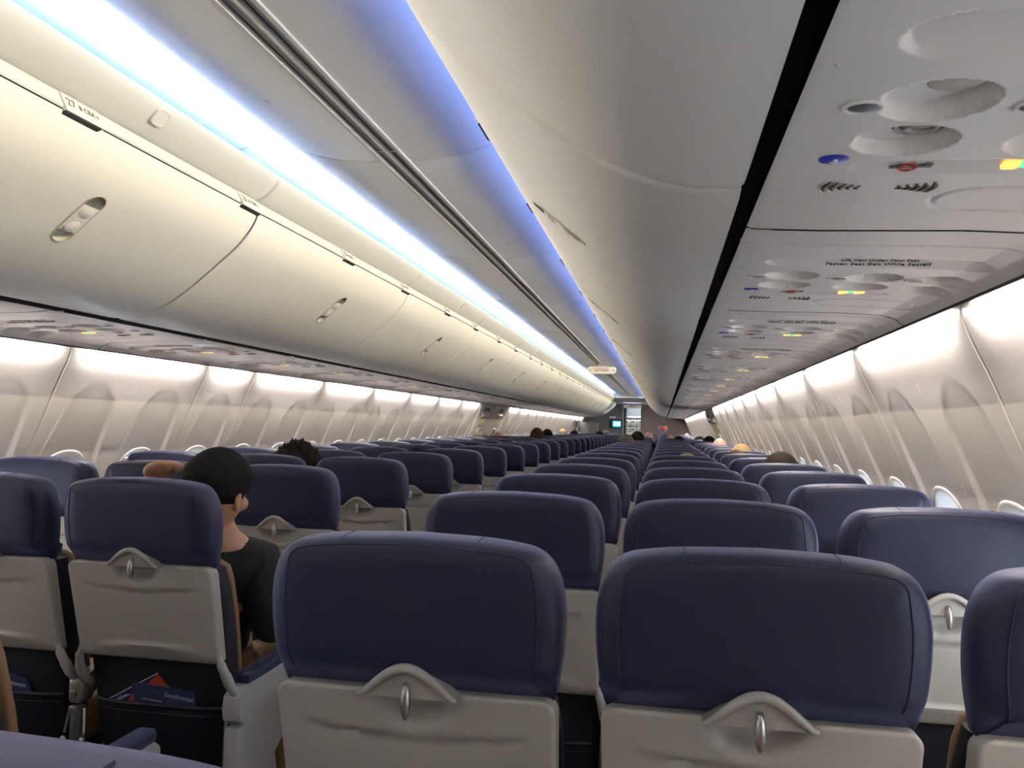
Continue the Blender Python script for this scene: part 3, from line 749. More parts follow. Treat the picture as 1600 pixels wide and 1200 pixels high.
def tray_mesh():
    zt, zb, W = 0.900, 0.628, 0.213; r = 0.024; NX, NZ = 72, 52; rows = []
    for j in range(NZ+1):
        z = zb+(zt-zb)*(1-math.cos(math.pi*j/NZ))/2
        hw = W-0.004*(zt-z)/(zt-zb)
        dz = min(zt-z, z-zb)
        rc = r if z > 0.76 else 0.016
        if dz < rc: hw -= rc-math.sqrt(max(0, rc*rc-(rc-dz)**2))
        row = []
        for i in range(NX+1):
            x = -hw+2*hw*(1-math.cos(math.pi*i/NX))/2
            e = min(hw-abs(x), dz); y = 0.0
            if e < 0.007: y += 0.007*(1-math.sqrt(max(0, 1-(1-e/0.007)**2)))
            # scooped recess below the latch
            q = math.hypot(x/0.082, (z-0.905)/0.066)
            if q < 1: y += 0.030*smooth((1-q)/0.50)
            # curved crease
            zc = 0.836-0.016*(1-min(1, (x/0.19))**2)+0.004
            fade = max(0, 1-(abs(x)/0.175)**4); dd = z-zc
            y += fade*(0.0065*math.exp(-(dd/0.0034)**2))
            if dd < 0: y += fade*0.006*math.exp(dd/0.035)
            if 0 < dd < .05: y -= fade*0.003*smooth(1-dd/.05)*smooth(dd/.004)
            # lower ridge
            zl = 0.668+0.006*(1-(x/0.16)**2); fd = max(0, 1-(abs(x)/0.155)**3); dl = z-zl
            y -= fd*0.009*(smooth(1+dl/0.030) if dl < 0 else math.exp(-(dl/0.0035)**2))
            if z < 0.655: y += 0.010*((0.655-z)/0.027)**2
            row.append((x, y+lean_low(z), z))
        rows.append(row)
    mb = MB().rings(rows, False, False, closed=False)
    # rim to the back
    b = rows[0] + [r_[-1] for r_ in rows[1:]] + rows[-1][::-1][1:] + [r_[0] for r_ in rows[::-1]][1:-1]
    mb.rings([b, [(x, max(y, lean_low(z)+.007)*0+lean_low(z)+.038, z) for x, y, z in b]], False, True)
    me = mb.mesh('tray_table'); bm = bmesh.new(); bm.from_mesh(me); bmesh.ops.remove_doubles(bm, verts=bm.verts, dist=1e-5); bmesh.ops.recalc_face_normals(bm, faces=bm.faces); bm.to_mesh(me); bm.free()
    me.shade_smooth(); me.set_sharp_from_angle(angle=math.radians(60)); return me
def bell(x): return 0.902+0.043*math.cos(min(abs(x)/0.074, 1)*math.pi/2)**1.35
def housing_mesh():
    mb = MB(); xs = [-0.074+0.148*i/36 for i in range(37)]
    rim = [(x, -.024+lean_head(bell(x)), bell(x)-.004) for x in xs]
    mb.tube(rim, [.0028+.0045*math.sin(math.pi*i/36)**.5 for i in range(37)], 10)
    poly = [(x, bell(x)-.003) for x in xs]+[(0.072, 0.897), (-0.072, 0.897)]
    n = len(poly); v = [(x, -.0215, z) for x, z in poly]+[(x, .012, z) for x, z in poly]
    mb.add(v, [tuple(range(n)), tuple(range(n, 2*n))[::-1]]+[(i, (i+1) % n, n+(i+1) % n, n+i) for i in range(n)])
    return mb.mesh('latch_housing', angle=50)
TRAYM = tray_mesh(); HOUS = housing_mesh()
LATCH = MB().ell((0, -.026, .893), (.0075, .0085, .026)).ell((0, -.021, .914), (.006, .008, .006)).mesh('latch')
def low_back():
    rings = []
    for z, hw in ((.34, .19), (.40, .205), (.55, .212), (.70, .215), (.62, .2145), (.66, .215), (.82, .213), (.888, .203)):
        yb = lean_low(z)+.040*smooth((z-.60)/.05)+.0235*(1-smooth((z-.60)/.05)); yf = lean_low(z)+.115
        ring = []
        for q in range(28):
            a = 2*math.pi*q/28; ca, sa = math.cos(a), math.sin(a); m = (abs(ca)**5+abs(sa)**5)**(-1/5)
            ring.append((hw*ca*m, (yb+yf)/2+(yf-yb)/2*sa*m, z))
        rings.append(ring)
    return MB().rings(rings).mesh('seat_back', angle=50)
def tan_back():
    rings = []
    for z, hw in ((.44, .175), (.47, .188), (.60, .198), (.75, .204), (.85, .200), (.885, .19), (.90, .16)):
        yb = lean_low(min(z, .87))+.112; yf = yb+.040
        ring = []
        for q in range(24):
            a = 2*math.pi*q/24; ca, sa = math.cos(a), math.sin(a); m = (abs(ca)**4+abs(sa)**4)**(-1/4)
            ring.append((hw*ca*m, (yb+yf)/2+(yf-yb)/2*sa*m, z))
        rings.append(ring)
    return MB().rings(rings).mesh('back_cushion', angle=60)
def pocket():
    rows = []
    for z, bulge in ((.300, .004), (.32, .012), (.40, .022), (.47, .026), (.497, .024)):
        rows.append([(x, lean_low(z)+.026-bulge*(1-(x/.20)**4), z) for x in [-.19+.38*i/16 for i in range(17)]])
    mb = MB().rings(rows, False, False, closed=False)
    mb.tube([(p[0], p[1], p[2]) for p in rows[-1]], .005, 6)
    mb.tube([(p[0], p[1]-.001, p[2]+.0) for p in [(x, lean_low(.475)+.026-.027*(1-(x/.20)**4), .475) for x in [-.185+.37*i/12 for i in range(13)]]], .0015, 5)
    return mb.mesh('seat_pocket')
def hinge(sx):
    pts = [(sx*.207, lean_low(.66)+.010, .655), (sx*.213, lean_low(.63)+.004, .632), (sx*.221, lean_low(.60)+.010, .598), (sx*.226, lean_low(.56)+.022, .560), (sx*.226, lean_low(.53)+.05, .528)]
    return MB().tube(catmull(pts, 4), [.007]*4+[.012]*4+[.014]*4+[.012]*4+[.010], 10).mesh('hinge_arm')
def cushion():
    return MB().box(-.222, .222, .20, .62, .335, .455, .035, 4).mesh('seat_cushion')
LOWB, TANB, POCK, CUSH = low_back(), tan_back(), pocket(), cushion()
HINGE = {s: hinge(s) for s in (-1, 1)}
LEG = {s: MB().tube([(s*.17, .22, .02), (s*.17, .28, .32)], .018, 8).tube([(s*.17, .18, .01), (s*.17, .60, .01)], .012, 6).mesh('leg') for s in (-1, 1)}
FRAME = MB().tube([(-.205, .28, .325), (.205, .28, .325)], .022, 10).tube([(-.205, .54, .325), (.205, .54, .325)], .022, 10).mesh('seat_frame')
def arm_mid(x):
    body = [(.125, .500), (.128, .540), (.16, .560), (.50, .560), (.52, .548), (.52, .528), (.20, .515), (.16, .490), (.14, .487)]
    me = MB().prism([(y, z) for y, z in body], 'x', x-.019, x+.019)
    # end fitting with recessed tab, stem and bolts
    me.box(x-.0225, x+.0225, .108, .170, .478, .552, .014, 3)
    return me.mesh('armrest', angle=40)
def arm_mid_fit(x):
    mb = MB().box(x-.010, x+.010, .1035, .112, .500, .518, .002)
    mb.box(x-.016, x+.016, .114, .15, .36, .470, .008).box(x-.014, x+.014, .106, .122, .452, .474, .004)
    for sx in (-1, 1):
        mb.tube([(x+sx*.022, .125, .465), (x+sx*.030, .116, .395)], .004, 6); mb.ell((x+sx*.030, .112, .378), (.009, .008, .011))
    return mb.mesh('armrest_fitting')
def arm_aisle(x):
    body = [(.135, .455), (.118, .470), (.112, .500), (.118, .535), (.145, .556), (.55, .556), (.572, .540), (.572, .500), (.50, .480), (.25, .470), (.20, .452)]
    mb = MB().prism(body, 'x', x-.026, x+.026); 
    bm = bmesh.new(); m = mb.mesh('t'); bm.from_mesh(m); bmesh.ops.bevel(bm, geom=[e for e in bm.edges if len(e.link_faces) == 2 and e.calc_face_angle(0) > 0.7], offset=.004, segments=2, affect='EDGES'); o = MB(); o.bm(bm); bm.free(); bpy.data.meshes.remove(m)
    return o.mesh('armrest', angle=35)
def arm_pad(x): return MB().box(x-.024, x+.024, .165, .56, .552, .585, .010, 3).mesh('armrest_pad')
def side_panel(x):
    return MB().prism([(.16, .462), (.145, .30), (.14, .05), (.30, .02), (.42, .05), (.36, .30), (.52, .40), (.54, .482), (.30, .472)], 'x', x-.016, x+.016).box(x-.020, x+.020, .12, .17, .20, .45, .006).mesh('end_panel', angle=30)
ARMX = 0.236
AM = {}
for x in (-1, 1):
    AM[x] = dict(mid=arm_mid(x*ARMX), fit=arm_mid_fit(x*ARMX), ais=arm_aisle(x*.2235), pad=arm_pad(x*.2235), end=side_panel(x*.2235), stay=MB().tube([(x*.205, .125, .47), (x*.200, .13, .30)], .005, 6).ell((x*.20, .128, .295), (.009, .009, .009)).mesh('stay_rod'))
def make_seat(kind, armside, detail, hv):
    root = empty('airline_seat')
    h = obj('headrest', HEADS[hv], NAVY, root)
    if detail >= 1: obj('seam', SEAM, PIPE, h)
    obj('seat_back', LOWB, NAVYD, root)
    t = obj('tray_table', TRAYM, TRAY, root)
    ho = obj('latch_housing', HOUS, TRAYD, root); obj('latch', LATCH, STEEL, ho)
    obj('back_cushion', TANB, TAN, root)['label'] = 'tan leather front cushion'
    if detail >= 1:
        obj('seat_pocket', POCK, NAVYD, root); obj('seat_cushion', CUSH, TAN, root)
        for s in (-1, 1): obj('hinge_arm', HINGE[s], TRAYD if s*armside < 0 else ARMW, root)
    if kind == 'aisle':
        a = obj('armrest', AM[armside]['ais'], ARMW, root); obj('armrest_pad', AM[armside]['pad'], NAVY, a)
        obj('end_panel', AM[armside]['end'], ARMW, root)
        if detail >= 1: obj('stay_rod', AM[armside]['stay'], STEEL, root)
    elif detail >= 1:
        a = obj('armrest', AM[armside]['mid'], METAL, root); obj('armrest_fitting', AM[armside]['fit'], STEEL, a)
    if 1:
        obj('seat_frame', FRAME, DARK, root)
        for s in (-1, 1): obj('leg', LEG[s], METAL, root)
    return root
SA, SS, Y1, PITCH, NROW = 0.5057, 0.4886, 1.1775, 0.8128, 28
COLS = {'A': (-SA-2*SS, 'left window column', 'mid', 1), 'B': (-SA-SS, 'left middle column', 'mid', 1), 'C': (-SA, 'left aisle column', 'aisle', 1),
        'D': (SA, 'right aisle column', 'aisle', -1), 'E': (SA+SS, 'right middle column', 'mid', -1), 'F': (SA+2*SS, 'right window column', 'mid', -1)}
PROT = {}
for kind, sd in (('mid', 1), ('aisle', 1), ('mid', -1), ('aisle', -1)):
    for det in (0, 1):
        for hv in range(4): PROT[(kind, sd, det, hv)] = None
ORDER = 'ABCDEF'
for r in range(0, NROW+1):
    for c in ORDER:
        x, desc, kind, sd = COLS[c]
        det = 1 if r <= 8 else 0; hv = random.randrange(4)
        key = (kind, sd, det, hv)
        loc = (x, Y1+(r-1)*PITCH-(0.02 if r == 0 else 0), 0)
        if PROT[key] is None:
            s_ = make_seat(kind, sd, det, hv); PROT[key] = s_; s_.location = loc
        else: s_ = copy_tree(PROT[key], loc)
        if r > 4:
            s_.rotation_euler = (random.uniform(-.010, .010), 0, random.uniform(-.008, .008)); 
        else: s_.rotation_euler = (0, 0, 0)
        tag(s_, 'navy leather airline seat with grey tray, %s, %s row from the camera' % (desc, ORD[r+1]), 'seat', 'navy airline seats')

# ------------------------------------------------------------------ safety cards in the seat pockets
def card(name, corners, m, thick=0.0012):
    n = len(corners); v = [Vector(c) for c in corners]; nrm = (v[1]-v[0]).cross(v[2]-v[0]).normalized()
    if nrm.y > 0: nrm = -nrm
    mb = MB().add([p+nrm*thick*0 for p in v]+[p-nrm*thick for p in v], [tuple(range(n)), tuple(range(n, 2*n))[::-1]]+[(i, (i+1) % n, n+(i+1) % n, n+i) for i in range(n)])
    return mb.build(name, m, smooth=False)
yk = Y1+PITCH
def yp(z): return yk+lean_low(z)+.012
c2 = tag(card('safety_card', [(-.6612, yp(.49)+.004, .497), (-.492, yp(.59)+.004, .590), (-.440, yp(.52)+.004, .520), (-.60, yp(.44)+.004, .44)], CARDN), 'indigo safety card with red corner, tilted behind the flat card in the pocket', 'card')
card('red_corner', [(-.535, yp(.548)+.0034, .549), (-.494, yp(.585)+.0034, .585), (-.447, yp(.529)+.0034, .529), (-.49, yp(.52)+.0034, .52)], CARDR, .0003).parent = c2
card('white_edge', [(-.6612, yp(.49)+.0034, .497), (-.492, yp(.59)+.0034, .590), (-.493, yp(.59)+.0034, .587), (-.6605, yp(.49)+.0034, .494)], CARDW, .0003).parent = c2
t = obj('card_lettering', text_mesh('card_lettering', 'Southwest', .017), CARDW, c2); place(t, (-.612, yp(.507)+.0028, .508), (.169, .0, .092), (-.09, -.26*.0, .169))
c1 = tag(card('safety_card', [(-.575, yp(.44), .44), (-.575, yp(.555), .552), (-.558, yp(.556), .556), (-.397, yp(.544), .545), (-.386, yp(.538), .538), (-.384, yp(.44), .44)], CARDB), 'blue grey folded safety card with white lettering, upright in the pocket', 'card')
t = obj('card_lettering', text_mesh('card_lettering', 'Southwest', .021), CARDW, c1); place(t, (-.434, yp(.524)-.0012, .5235), (1, 0, -.10), (0, -.26, 1))
card('red_corner', [(-.596, yp(.497)-.0008, .497), (-.574, yp(.523)-.0008, .523), (-.572, yp(.497)-.0008, .496)], CARDR, .0003).parent = c1
t = obj('card_lettering', text_mesh('card_lettering', 'SAFETY INFORMATION', .006), CARDW, c1); place(t, (-.518, yp(.508)-.0012, .508), (1, 0, -.06), (0, -.26, 1))
c3 = tag(card('safety_card', [(-1.06, yp(.44), .44), (-1.06, yp(.553), .553), (-.95, yp(.549), .549), (-.908, yp(.538), .537), (-.902, yp(.50), .505), (-.91, yp(.44), .44)], CARDB), 'blue safety card with pale lettering at the left edge, middle seat pocket', 'card')
t = obj('card_lettering', text_mesh('card_lettering', 'Southwest', .019), CARDW, c3); place(t, (-.955, yp(.522)-.0012, .521), (1, 0, -.08), (0, -.26, 1))

# ------------------------------------------------------------------ people
def skin_object(verts, edges, radii, levels=2):
    me = bpy.data.meshes.new('skin'); me.from_pydata(verts, edges, [])
    o = bpy.data.objects.new('skin', me); COL.objects.link(o)
    o.modifiers.new('s', 'SKIN'); sv = me.skin_vertices[0].data
    for i, r in enumerate(radii): sv[i].radius = (r, r) if not isinstance(r, tuple) else r
    sv[0].use_root = True
    m = o.modifiers.new('d', 'SUBSURF'); m.levels = levels; m.render_levels = levels
    dg = bpy.context.evaluated_depsgraph_get(); res = bpy.data.meshes.new_from_object(o.evaluated_get(dg))
    bpy.data.objects.remove(o); return res
def merge_remesh(parts, voxel, name, smooth_it=3):
    bm = bmesh.new()
    for p in parts: bm.from_mesh(p)
    me = bpy.data.meshes.new(name); bm.to_mesh(me); bm.free()
    o = bpy.data.objects.new(name, me); COL.objects.link(o)
    m = o.modifiers.new('r', 'REMESH'); m.mode = 'VOXEL'; m.voxel_size = voxel
    if smooth_it: s = o.modifiers.new('s', 'SMOOTH'); s.iterations = smooth_it; s.factor = 0.5
    dg = bpy.context.evaluated_depsgraph_get(); res = bpy.data.meshes.new_from_object(o.evaluated_get(dg)); res.name = name
    bpy.data.objects.remove(o); res.shade_smooth(); return res
def head_pt(d):
    # head surface for unit direction d (x right, y forward/face, z up), metres
    x, y, z = d
    p = Vector((x*.076, y*.097, z*.118))
    if z > 0: k_ = 1+.42*z*(1-z); p.x *= k_; p.y *= k_
    if z < 0: p.x *= 1-.28*(-z)**1.5; p.y *= 1-.12*(-z)+(.10*max(0, y)*(-z)); 
    if y < 0 and z < -.2: p.y *= 1-.25*(-z-.2)
    if y > .5: p.y = p.y*.96
    return p
def head_parts(c, R):
    mb = MB(); v = []; u, w = 32, 24
    for i in range(w+1):
        th = math.pi*i/w
        for k in range(u):
            ph = 2*math.pi*k/u; v.append(R @ head_pt((math.sin(th)*math.cos(ph), math.sin(th)*math.sin(ph), math.cos(th)))+c)
    f = [(i*u+k, i*u+(k+1) % u, (i+1)*u+(k+1) % u, (i+1)*u+k) for i in range(w) for k in range(u)]
    mb.add(v, f)
    def e(p, r, a=None): mb.ell(R @ Vector(p)+c, r, R @ a if a is not None else R, 12, 8)
    e((0, .100, -.018), (.012, .022, .024)); e((0, .090, .012), (.010, .014, .022)); e((0, .096, -.028), (.019, .012, .010))
    e((0, .083, -.060), (.026, .014, .006)); e((0, .082, -.070), (.022, .014, .007)); e((0, .078, -.092), (.024, .020, .016))
    for s in (-1, 1):
        e((s*.030, .080, .026), (.026, .014, .009)); e((s*.045, .060, -.025), (.022, .030, .022))
        e((s*.080, -.004, -.008), (.008, .018, .032), Matrix.Rotation(s*.35, 3, 'Z')); e((s*.083, -.010, .008), (.007, .013, .016))
    return mb.mesh('h')
def hair_mesh(c, R, style, name='hair'):
    u, w = 48, 30; v = []; keep = []
    for i in range(w+1):
        th = math.pi*i/w
        for k in range(u):
            ph = 2*math.pi*k/u; d = (math.sin(th)*math.cos(ph), math.sin(th)*math.sin(ph), math.cos(th))
            p = head_pt(d); x, y, z = d
            if style == 'short':
                th_ = .010+.010*smooth((z-.1)/.5); lim = .55*y+.06 if y > 0 else -.50+.15*y*0; on = z > (.62*y+.02 if y > .1 else -.12-.12*max(0, -y))
                th_ = .003+(th_-.003)*smooth((z+.26)/.55)
            elif style == 'long':
                th_ = .022; on = z > (.55*y+.05 if y > .35 else -.97)
                if z < 0: p.x *= 1+.5*(-z); p.z *= 1.25
            elif style == 'curly':
                th_ = .040+.016*math.sin(17*x+5*z)*math.sin(15*z+3*y)+.012*math.sin(31*y+11*x)*math.sin(27*z); on = z > (.55*y+.02 if y > .3 else -.8)
            else: # fringe around a bald crown
                th_ = .008; on = -.62 < z < .28+.0*y and y < .45
            n = Vector((d[0], d[1], d[2])).normalized()
            v.append(R @ (p+n*th_)+c); keep.append(on)
    f = []
    for i in range(w):
        for k in range(u):
            q = (i*u+k, i*u+(k+1) % u, (i+1)*u+(k+1) % u, (i+1)*u+k)
            if sum(keep[a] for a in q) >= 3: f.append(q)
    # outer shell plus an inner skin so the hair has thickness
    cc = Vector(c); n = len(v)
    v2 = v+[cc+(p-cc)*0.93 for p in v]
    used = {}
    for q in f:
        for a, b in zip(q, q[1:]+q[:1]): used[(a, b)] = used.get((a, b), 0)+1
    f2 = list(f)+[tuple(a+n for a in q[::-1]) for q in f]
    for (a, b) in used:
        if (b, a) not in used: f2.append((b, a, a+n, b+n))
    me = newmesh(name, v2, f2, angle=80); bm = bmesh.new(); bm.from_mesh(me); bmesh.ops.delete(bm, geom=[q for q in bm.verts if not q.link_faces], context='VERTS'); bm.to_mesh(me); bm.free(); return me
def fingers(wrist, palm, dirs, nrm, curl, lens=(.072, .080, .076, .060)):
    # palm + four finger chains + thumb as skin chains; dirs: (along, across) unit vectors
    al, ac = [Vector(q).normalized() for q in dirs]; nr = Vector(nrm).normalized(); wrist = Vector(wrist); palm = Vector(palm)
    out = [skin_object([wrist, (wrist+palm)/2, palm], [(0, 1), (1, 2)], [(.026, .020), (.038, .018), (.036, .016)], 2)]
    for i in range(4):
        base = palm+ac*(.030-.020*i)-al*.004; L = lens[i]; pts = [base-al*.02, base]; d = al.copy()
        ang = 0
        for seg, fr in enumerate((.45, .32, .23)):
            ang += curl*(0.85 if seg == 0 else 1.0)
            dv = al*math.cos(ang)+nr*math.sin(ang); pts.append(pts[-1]+dv*L*fr)
        out.append(skin_object([tuple(p) for p in pts], [(k, k+1) for k in range(len(pts)-1)], [.010, .0105, .0098, .009, .0075], 2))
    tb = (wrist*.62+palm*.38)+ac*.030
    pts = [tb-ac*.018, tb, tb+ac*.022+al*.024+nr*.010, tb+ac*.020+al*.050+nr*.026]
    out.append(skin_object([tuple(p) for p in pts], [(0, 1), (1, 2), (2, 3)], [.012, .0125, .011, .0085], 2)); return out
def SKINM(name, c): return mat(name, c, 0.5, var=.06, vscale=20, bump=.05, bscale=150)
SKINS = {'tan': SKINM('tan_skin', (.54, .29, .18)), 'fair': SKINM('fair_skin', (.62, .36, .27)), 'pink': SKINM('pink_skin', (.70, .36, .28)), 'brown': SKINM('brown_skin', (.20, .10, .06))}
def HAIRM(name, c): return mat(name, c, 0.8, spec=.15, bump=1.0, bscale=90, var=.35, vscale=60)
HAIRS = {'black': HAIRM('black_hair', (.008, .007, .007)), 'dark': HAIRM('dark_brown_hair', (.022, .014, .010)), 'brown': HAIRM('brown_hair', (.07, .04, .022)), 'blond': HAIRM('blond_hair', (.42, .29, .14)), 'grey': HAIRM('grey_hair', (.28, .26, .23)), 'olive': HAIRM('ash_hair', (.10, .09, .065))}
EYEW = mat('eye_white', (.75, .72, .68), .2); SHIRTS = {n: mat(n+'_shirt', c, .85, bump=.3, bscale=60) for n, c in (('black', (.008, .009, .010)), ('grey', (.15, .15, .16)), ('blue', (.05, .08, .18)), ('white', (.6, .6, .58)))}
PANTS = mat('khaki_trousers', (.25, .17, .09), .85, bump=.3, bscale=60)

# seated passenger prototype, origin on the floor below the seat-back plane
def seated(scale=1.0):
    pel, chest, nk, hd = (0, .30, .515), (0, .255, .78), (0, .225, .955), Vector((0, .215, 1.078))
    V = [pel, (0, .28, .62), chest, (0, .235, .89), nk, (0, .222, 1.02), (-.17, .25, .875), (-.21, .30, .70), (-.17, .47, .60), (-.10, .53, .585), (.17, .25, .875), (.21, .30, .70), (.17, .47, .60), (.10, .53, .585), (-.10, .34, .50), (-.12, .64, .505), (-.12, .66, .25), (-.12, .66, .06), (-.12, .74, .04), (.10, .34, .50), (.12, .64, .505), (.12, .66, .25), (.12, .66, .06), (.12, .74, .04)]
    E_ = [(0, 1), (1, 2), (2, 3), (3, 4), (4, 5), (3, 6), (6, 7), (7, 8), (8, 9), (3, 10), (10, 11), (11, 12), (12, 13), (0, 14), (14, 15), (15, 16), (16, 17), (17, 18), (0, 19), (19, 20), (20, 21), (21, 22), (22, 23)]
    Rr = [(.13, .095), (.125, .09), (.135, .095), (.12, .08), .055, .052, .058, .045, .036, .030, .058, .045, .036, .030, .085, .062, .05, .036, .03, .085, .062, .05, .036, .03]
    body = skin_object(V, E_, Rr); I3 = Matrix.Identity(3)
    hands = fingers((-.14, .50, .592), (-.085, .545, .582), ((.6, .8, -.1), (-.8, .6, 0)), (0, 0, -1), .5)+fingers((.14, .50, .592), (.085, .545, .582), ((-.6, .8, -.1), (.8, .6, 0)), (0, 0, -1), .5)
    bm_ = merge_remesh([body, head_parts(hd, I3)]+hands, .0085, 'person')
    k = 1.10
    sh = skin_object(V[:4]+[V[6], V[7], V[10], V[11]]+[(0, .232, .935)], [(0, 1), (1, 2), (2, 3), (3, 4), (4, 5), (3, 6), (6, 7), (3, 8)], [(.14, .105), (.14, .10), (.148, .106), (.13, .09), .070, .058, .070, .058, .062]); sh.shade_smooth(); sh.name = 'shirt'
    pa = skin_object([V[0]]+V[14:17]+V[19:22], [(0, 1), (1, 2), (2, 3), (0, 4), (4, 5), (5, 6)], [(.14, .105), .096, .074, .062, .096, .074, .062]); pa.shade_smooth(); pa.name = 'trousers'
    ey = MB()
    eyes = [MB().ell(hd+Vector((s*.030, .0835, .010)), (.011, .008, .008), None, 10, 8).mesh('eye') for s in (-1, 1)]
    hairs = {st: hair_mesh(hd, I3, st) for st in ('short', 'long', 'curly', 'fringe')}
    return bm_, sh, pa, eyes, hairs
P_BODY, P_SHIRT, P_PANTS, P_EYES, P_HAIR = seated()
def person(x, y, dz, skin, hair, style, shirt, label, yaw=0.0):
    o = obj('person', P_BODY, SKINS['tan'], None, (x, y, dz)); o.rotation_euler.z = yaw
    tag(o, label, 'person')
    o.material_slots[0].link = 'OBJECT'; o.material_slots[0].material = SKINS[skin]
    def ch(n, me, m):
        c = obj(n, me, m, o); c.material_slots[0].link = 'OBJECT'; c.material_slots[0].material = m; return c
    ch('shirt', P_SHIRT, SHIRTS[shirt]); ch('trousers', P_PANTS, PANTS)
    for e in P_EYES: ch('eye', e, EYEW)
    if style: ch('hair', P_HAIR[style], HAIRS[hair])
    return o

for r, c, dx, top, skin, hair, style, shirt, label in (
    (4, 'B', .10, 1.185, 'fair', 'dark', 'curly', 'grey', 'passenger with wide dark curly hair between the left seats by the window'),
    (5, 'C', -.05, 1.150, 'brown', 'black', 'short', 'grey', 'dark-haired passenger barely showing over the left aisle seat, fifth row ahead'),
    (10, 'C', -.07, 1.150, 'brown', 'black', 'short', 'black', 'black-haired passenger peeking over the left aisle column, far ahead'),
    (12, 'A', .05, 1.209, 'fair', 'olive', 'short', 'blue', 'sandy-haired passenger at the left window below the nearer exit hatch'),
    (14, 'A', -.05, 1.193, 'pink', 'olive', 'fringe', 'white', 'bald passenger at the left window below the farther exit hatch'),
    (14, 'B', .05, 1.264, 'fair', 'brown', 'long', 'grey', 'passenger with full brown hair rising high in the left middle column'),
    (16, 'B', -.04, 1.242, 'brown', 'black', 'short', 'blue', 'black-haired passenger just ahead of the brown-haired one on the left'),
    (23, 'A', .04, 1.240, 'fair', 'blond', 'short', 'white', 'blond passenger far ahead at the left windows'),
    (21, 'B', -.02, 1.214, 'brown', 'dark', 'short', 'black', 'dark-haired passenger far ahead in the left middle column'),
    (22, 'C', -.03, 1.210, 'tan', 'dark', 'short', 'grey', 'dark-haired passenger far ahead in the left aisle column'),
    (24, 'C', .01, 1.236, 'fair', 'grey', 'short', 'blue', 'grey-haired passenger far ahead beside the aisle, left of the doorway'),
    (11, 'D', -.07, 1.220, 'fair', 'olive', 'short', 'grey', 'passenger with ash-coloured hair in front of the bright galley doorway'),
    (13, 'D', .03, 1.252, 'tan', 'dark', 'short', 'black', 'tall dark-haired passenger with bare neck below the doorway'),
    (18, 'D', .13, 1.224, 'pink', 'grey', 'fringe', 'blue', 'bald passenger with grey fringe, right aisle column below the bulkhead'),
    (14, 'D', .21, 1.120, 'brown', 'black', 'long', 'black', 'dark head in the gap between the right aisle and middle columns'),
    (17, 'E', .00, 1.181, 'fair', 'blond', 'short', 'white', 'blond passenger below the heart emblem'),
    (15, 'E', .13, 1.188, 'tan', 'dark', 'short', 'grey', 'dark-haired passenger right of the blond one below the emblem'),
    (27, 'F', .02, 1.181, 'pink', 'grey', 'fringe', 'white', 'white-haired passenger at the far right front'),
    (16, 'F', -.05, 1.189, 'brown', 'black', 'short', 'black', 'black-haired passenger in the right window column, left of the other black-haired one'),
    (14, 'F', .03, 1.205, 'brown', 'black', 'short', 'blue', 'black-haired passenger below the two dark exit hatch windows'),
    (11, 'F', .01, 1.200, 'pink', 'black', 'fringe', 'black', 'bald pink-headed passenger with dark fringe at the right windows'),
    (8, 'F', .03, 1.183, 'fair', 'blond', 'short', 'grey', 'passenger with yellow-blond hair at the right windows'),
    (7, 'F', -.11, 1.150, 'fair', 'brown', 'short', 'blue', 'brown-haired passenger just behind the yellow-blond one'),
    (5, 'F', .01, 1.185, 'brown', 'dark', 'short', 'black', 'dark-haired passenger nearest on the right, beside the window'),
    (6, 'E', .03, 1.138, 'fair', 'blond', 'short', 'grey', 'tuft of fair hair over the right middle column, seventh row'),
    (9, 'E', .00, 1.140, 'fair', 'olive', 'short', 'white', 'tuft of sandy hair over the right middle column, tenth row')):
    top0 = {'short': 1.216, 'long': 1.218, 'curly': 1.236, 'fringe': 1.196}[style]
    o = person(COLS[c][0]+dx*0.8, Y1+(r-1)*PITCH, 0, skin, hair, style, shirt, label); o.scale.z = top/top0


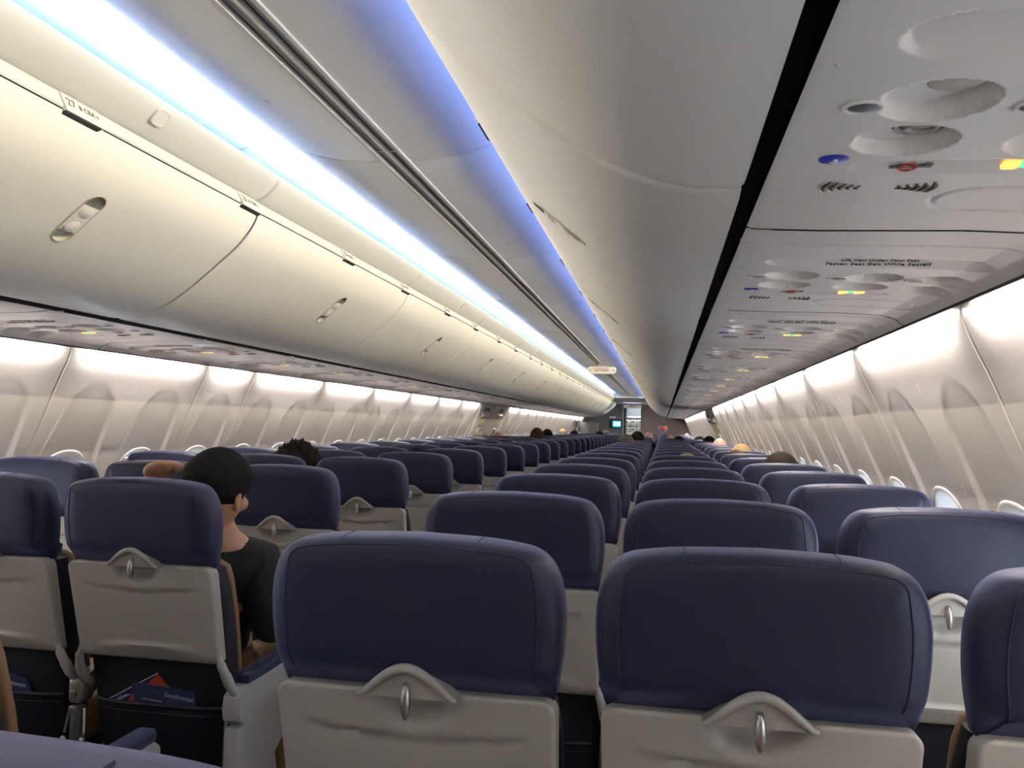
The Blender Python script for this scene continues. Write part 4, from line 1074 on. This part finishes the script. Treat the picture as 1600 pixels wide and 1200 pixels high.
# the man leaning into the aisle, propping his head on his left fist
def man():
    hd = Vector((-.402, 2.190, 1.072)); R = Matrix.Rotation(-.10, 3, 'Z') @ Matrix.Rotation(.12, 3, 'Y')
    V = [(-.49, 2.31, .515), (-.485, 2.30, .63), (-.46, 2.28, .78), (-.435, 2.255, .885), (-.415, 2.225, .955), (-.405, 2.205, 1.02),
         (-.305, 2.27, .865), (-.262, 2.30, .69), (-.305, 2.46, .610), (-.33, 2.50, .607),
         (-.585, 2.27, .87), (-.735, 2.33, .74), (-.645, 2.26, .95), (-.596, 2.212, 1.080),
         (-.59, 2.36, .50), (-.62, 2.66, .505), (-.62, 2.66, .25), (-.62, 2.66, .06), (-.62, 2.73, .04), (-.40, 2.36, .50), (-.385, 2.66, .505), (-.385, 2.66, .25), (-.385, 2.66, .06), (-.385, 2.73, .04)]
    E_ = [(0, 1), (1, 2), (2, 3), (3, 4), (4, 5), (3, 6), (6, 7), (7, 8), (8, 9), (3, 10), (10, 11), (11, 12), (12, 13), (0, 14), (14, 15), (15, 16), (16, 17), (17, 18), (0, 19), (19, 20), (20, 21), (21, 22), (22, 23)]
    Rr = [(.13, .10), (.125, .09), (.14, .095), (.12, .08), .058, .056, .06, .047, .036, .030, .06, .047, .034, .028, .09, .066, .052, .036, .03, .09, .066, .052, .036, .03]
    body = skin_object(V, E_, Rr)
    fist = fingers((-.590, 2.205, 1.092), (-.562, 2.155, 1.148), ((.30, -.22, .93), (-.72, -.68, .10)), (.80, .50, -.20), 1.05, (.082, .088, .082, .066))
    rh = fingers((-.325, 2.495, .608), (-.345, 2.545, .600), ((-.2, .97, -.05), (-.97, -.2, 0)), (0, 0, -1), .45)
    me = merge_remesh([body, head_parts(hd, R)]+fist+rh, .0050, 'person', 2)
    o = obj('person', me, SKINS['tan']); tag(o, 'man with short black hair and black shirt leaning his head on his fist', 'person')
    sh = skin_object(V[:4]+[V[6], V[7], (-.275, 2.36, .655), V[10], V[11], (-.70, 2.31, .80), (-.418, 2.232, .935)], [(0, 1), (1, 2), (2, 3), (3, 4), (4, 5), (5, 6), (3, 7), (7, 8), (8, 9), (3, 10)], [(.14, .11), (.14, .10), (.155, .106), (.135, .09), .085, .072, .060, .076, .062, .052, .064])
    sh.shade_smooth(); sh.name = 'shirt'; obj('shirt', sh, SHIRTS['black'], o)
    pa = skin_object([V[0]]+V[14:17]+V[19:22], [(0, 1), (1, 2), (2, 3), (0, 4), (4, 5), (5, 6)], [(.145, .11), .10, .078, .066, .10, .078, .066]); pa.shade_smooth(); pa.name = 'trousers'; obj('trousers', pa, PANTS, o)
    obj('hair', hair_mesh(hd, R, 'short'), HAIRS['black'], o)
    for s in (-1, 1): MB().ell(hd+R @ Vector((s*.030, .0835, .010)), (.011, .008, .008), R, 10, 8).build('eye', EYEW, o)
man()
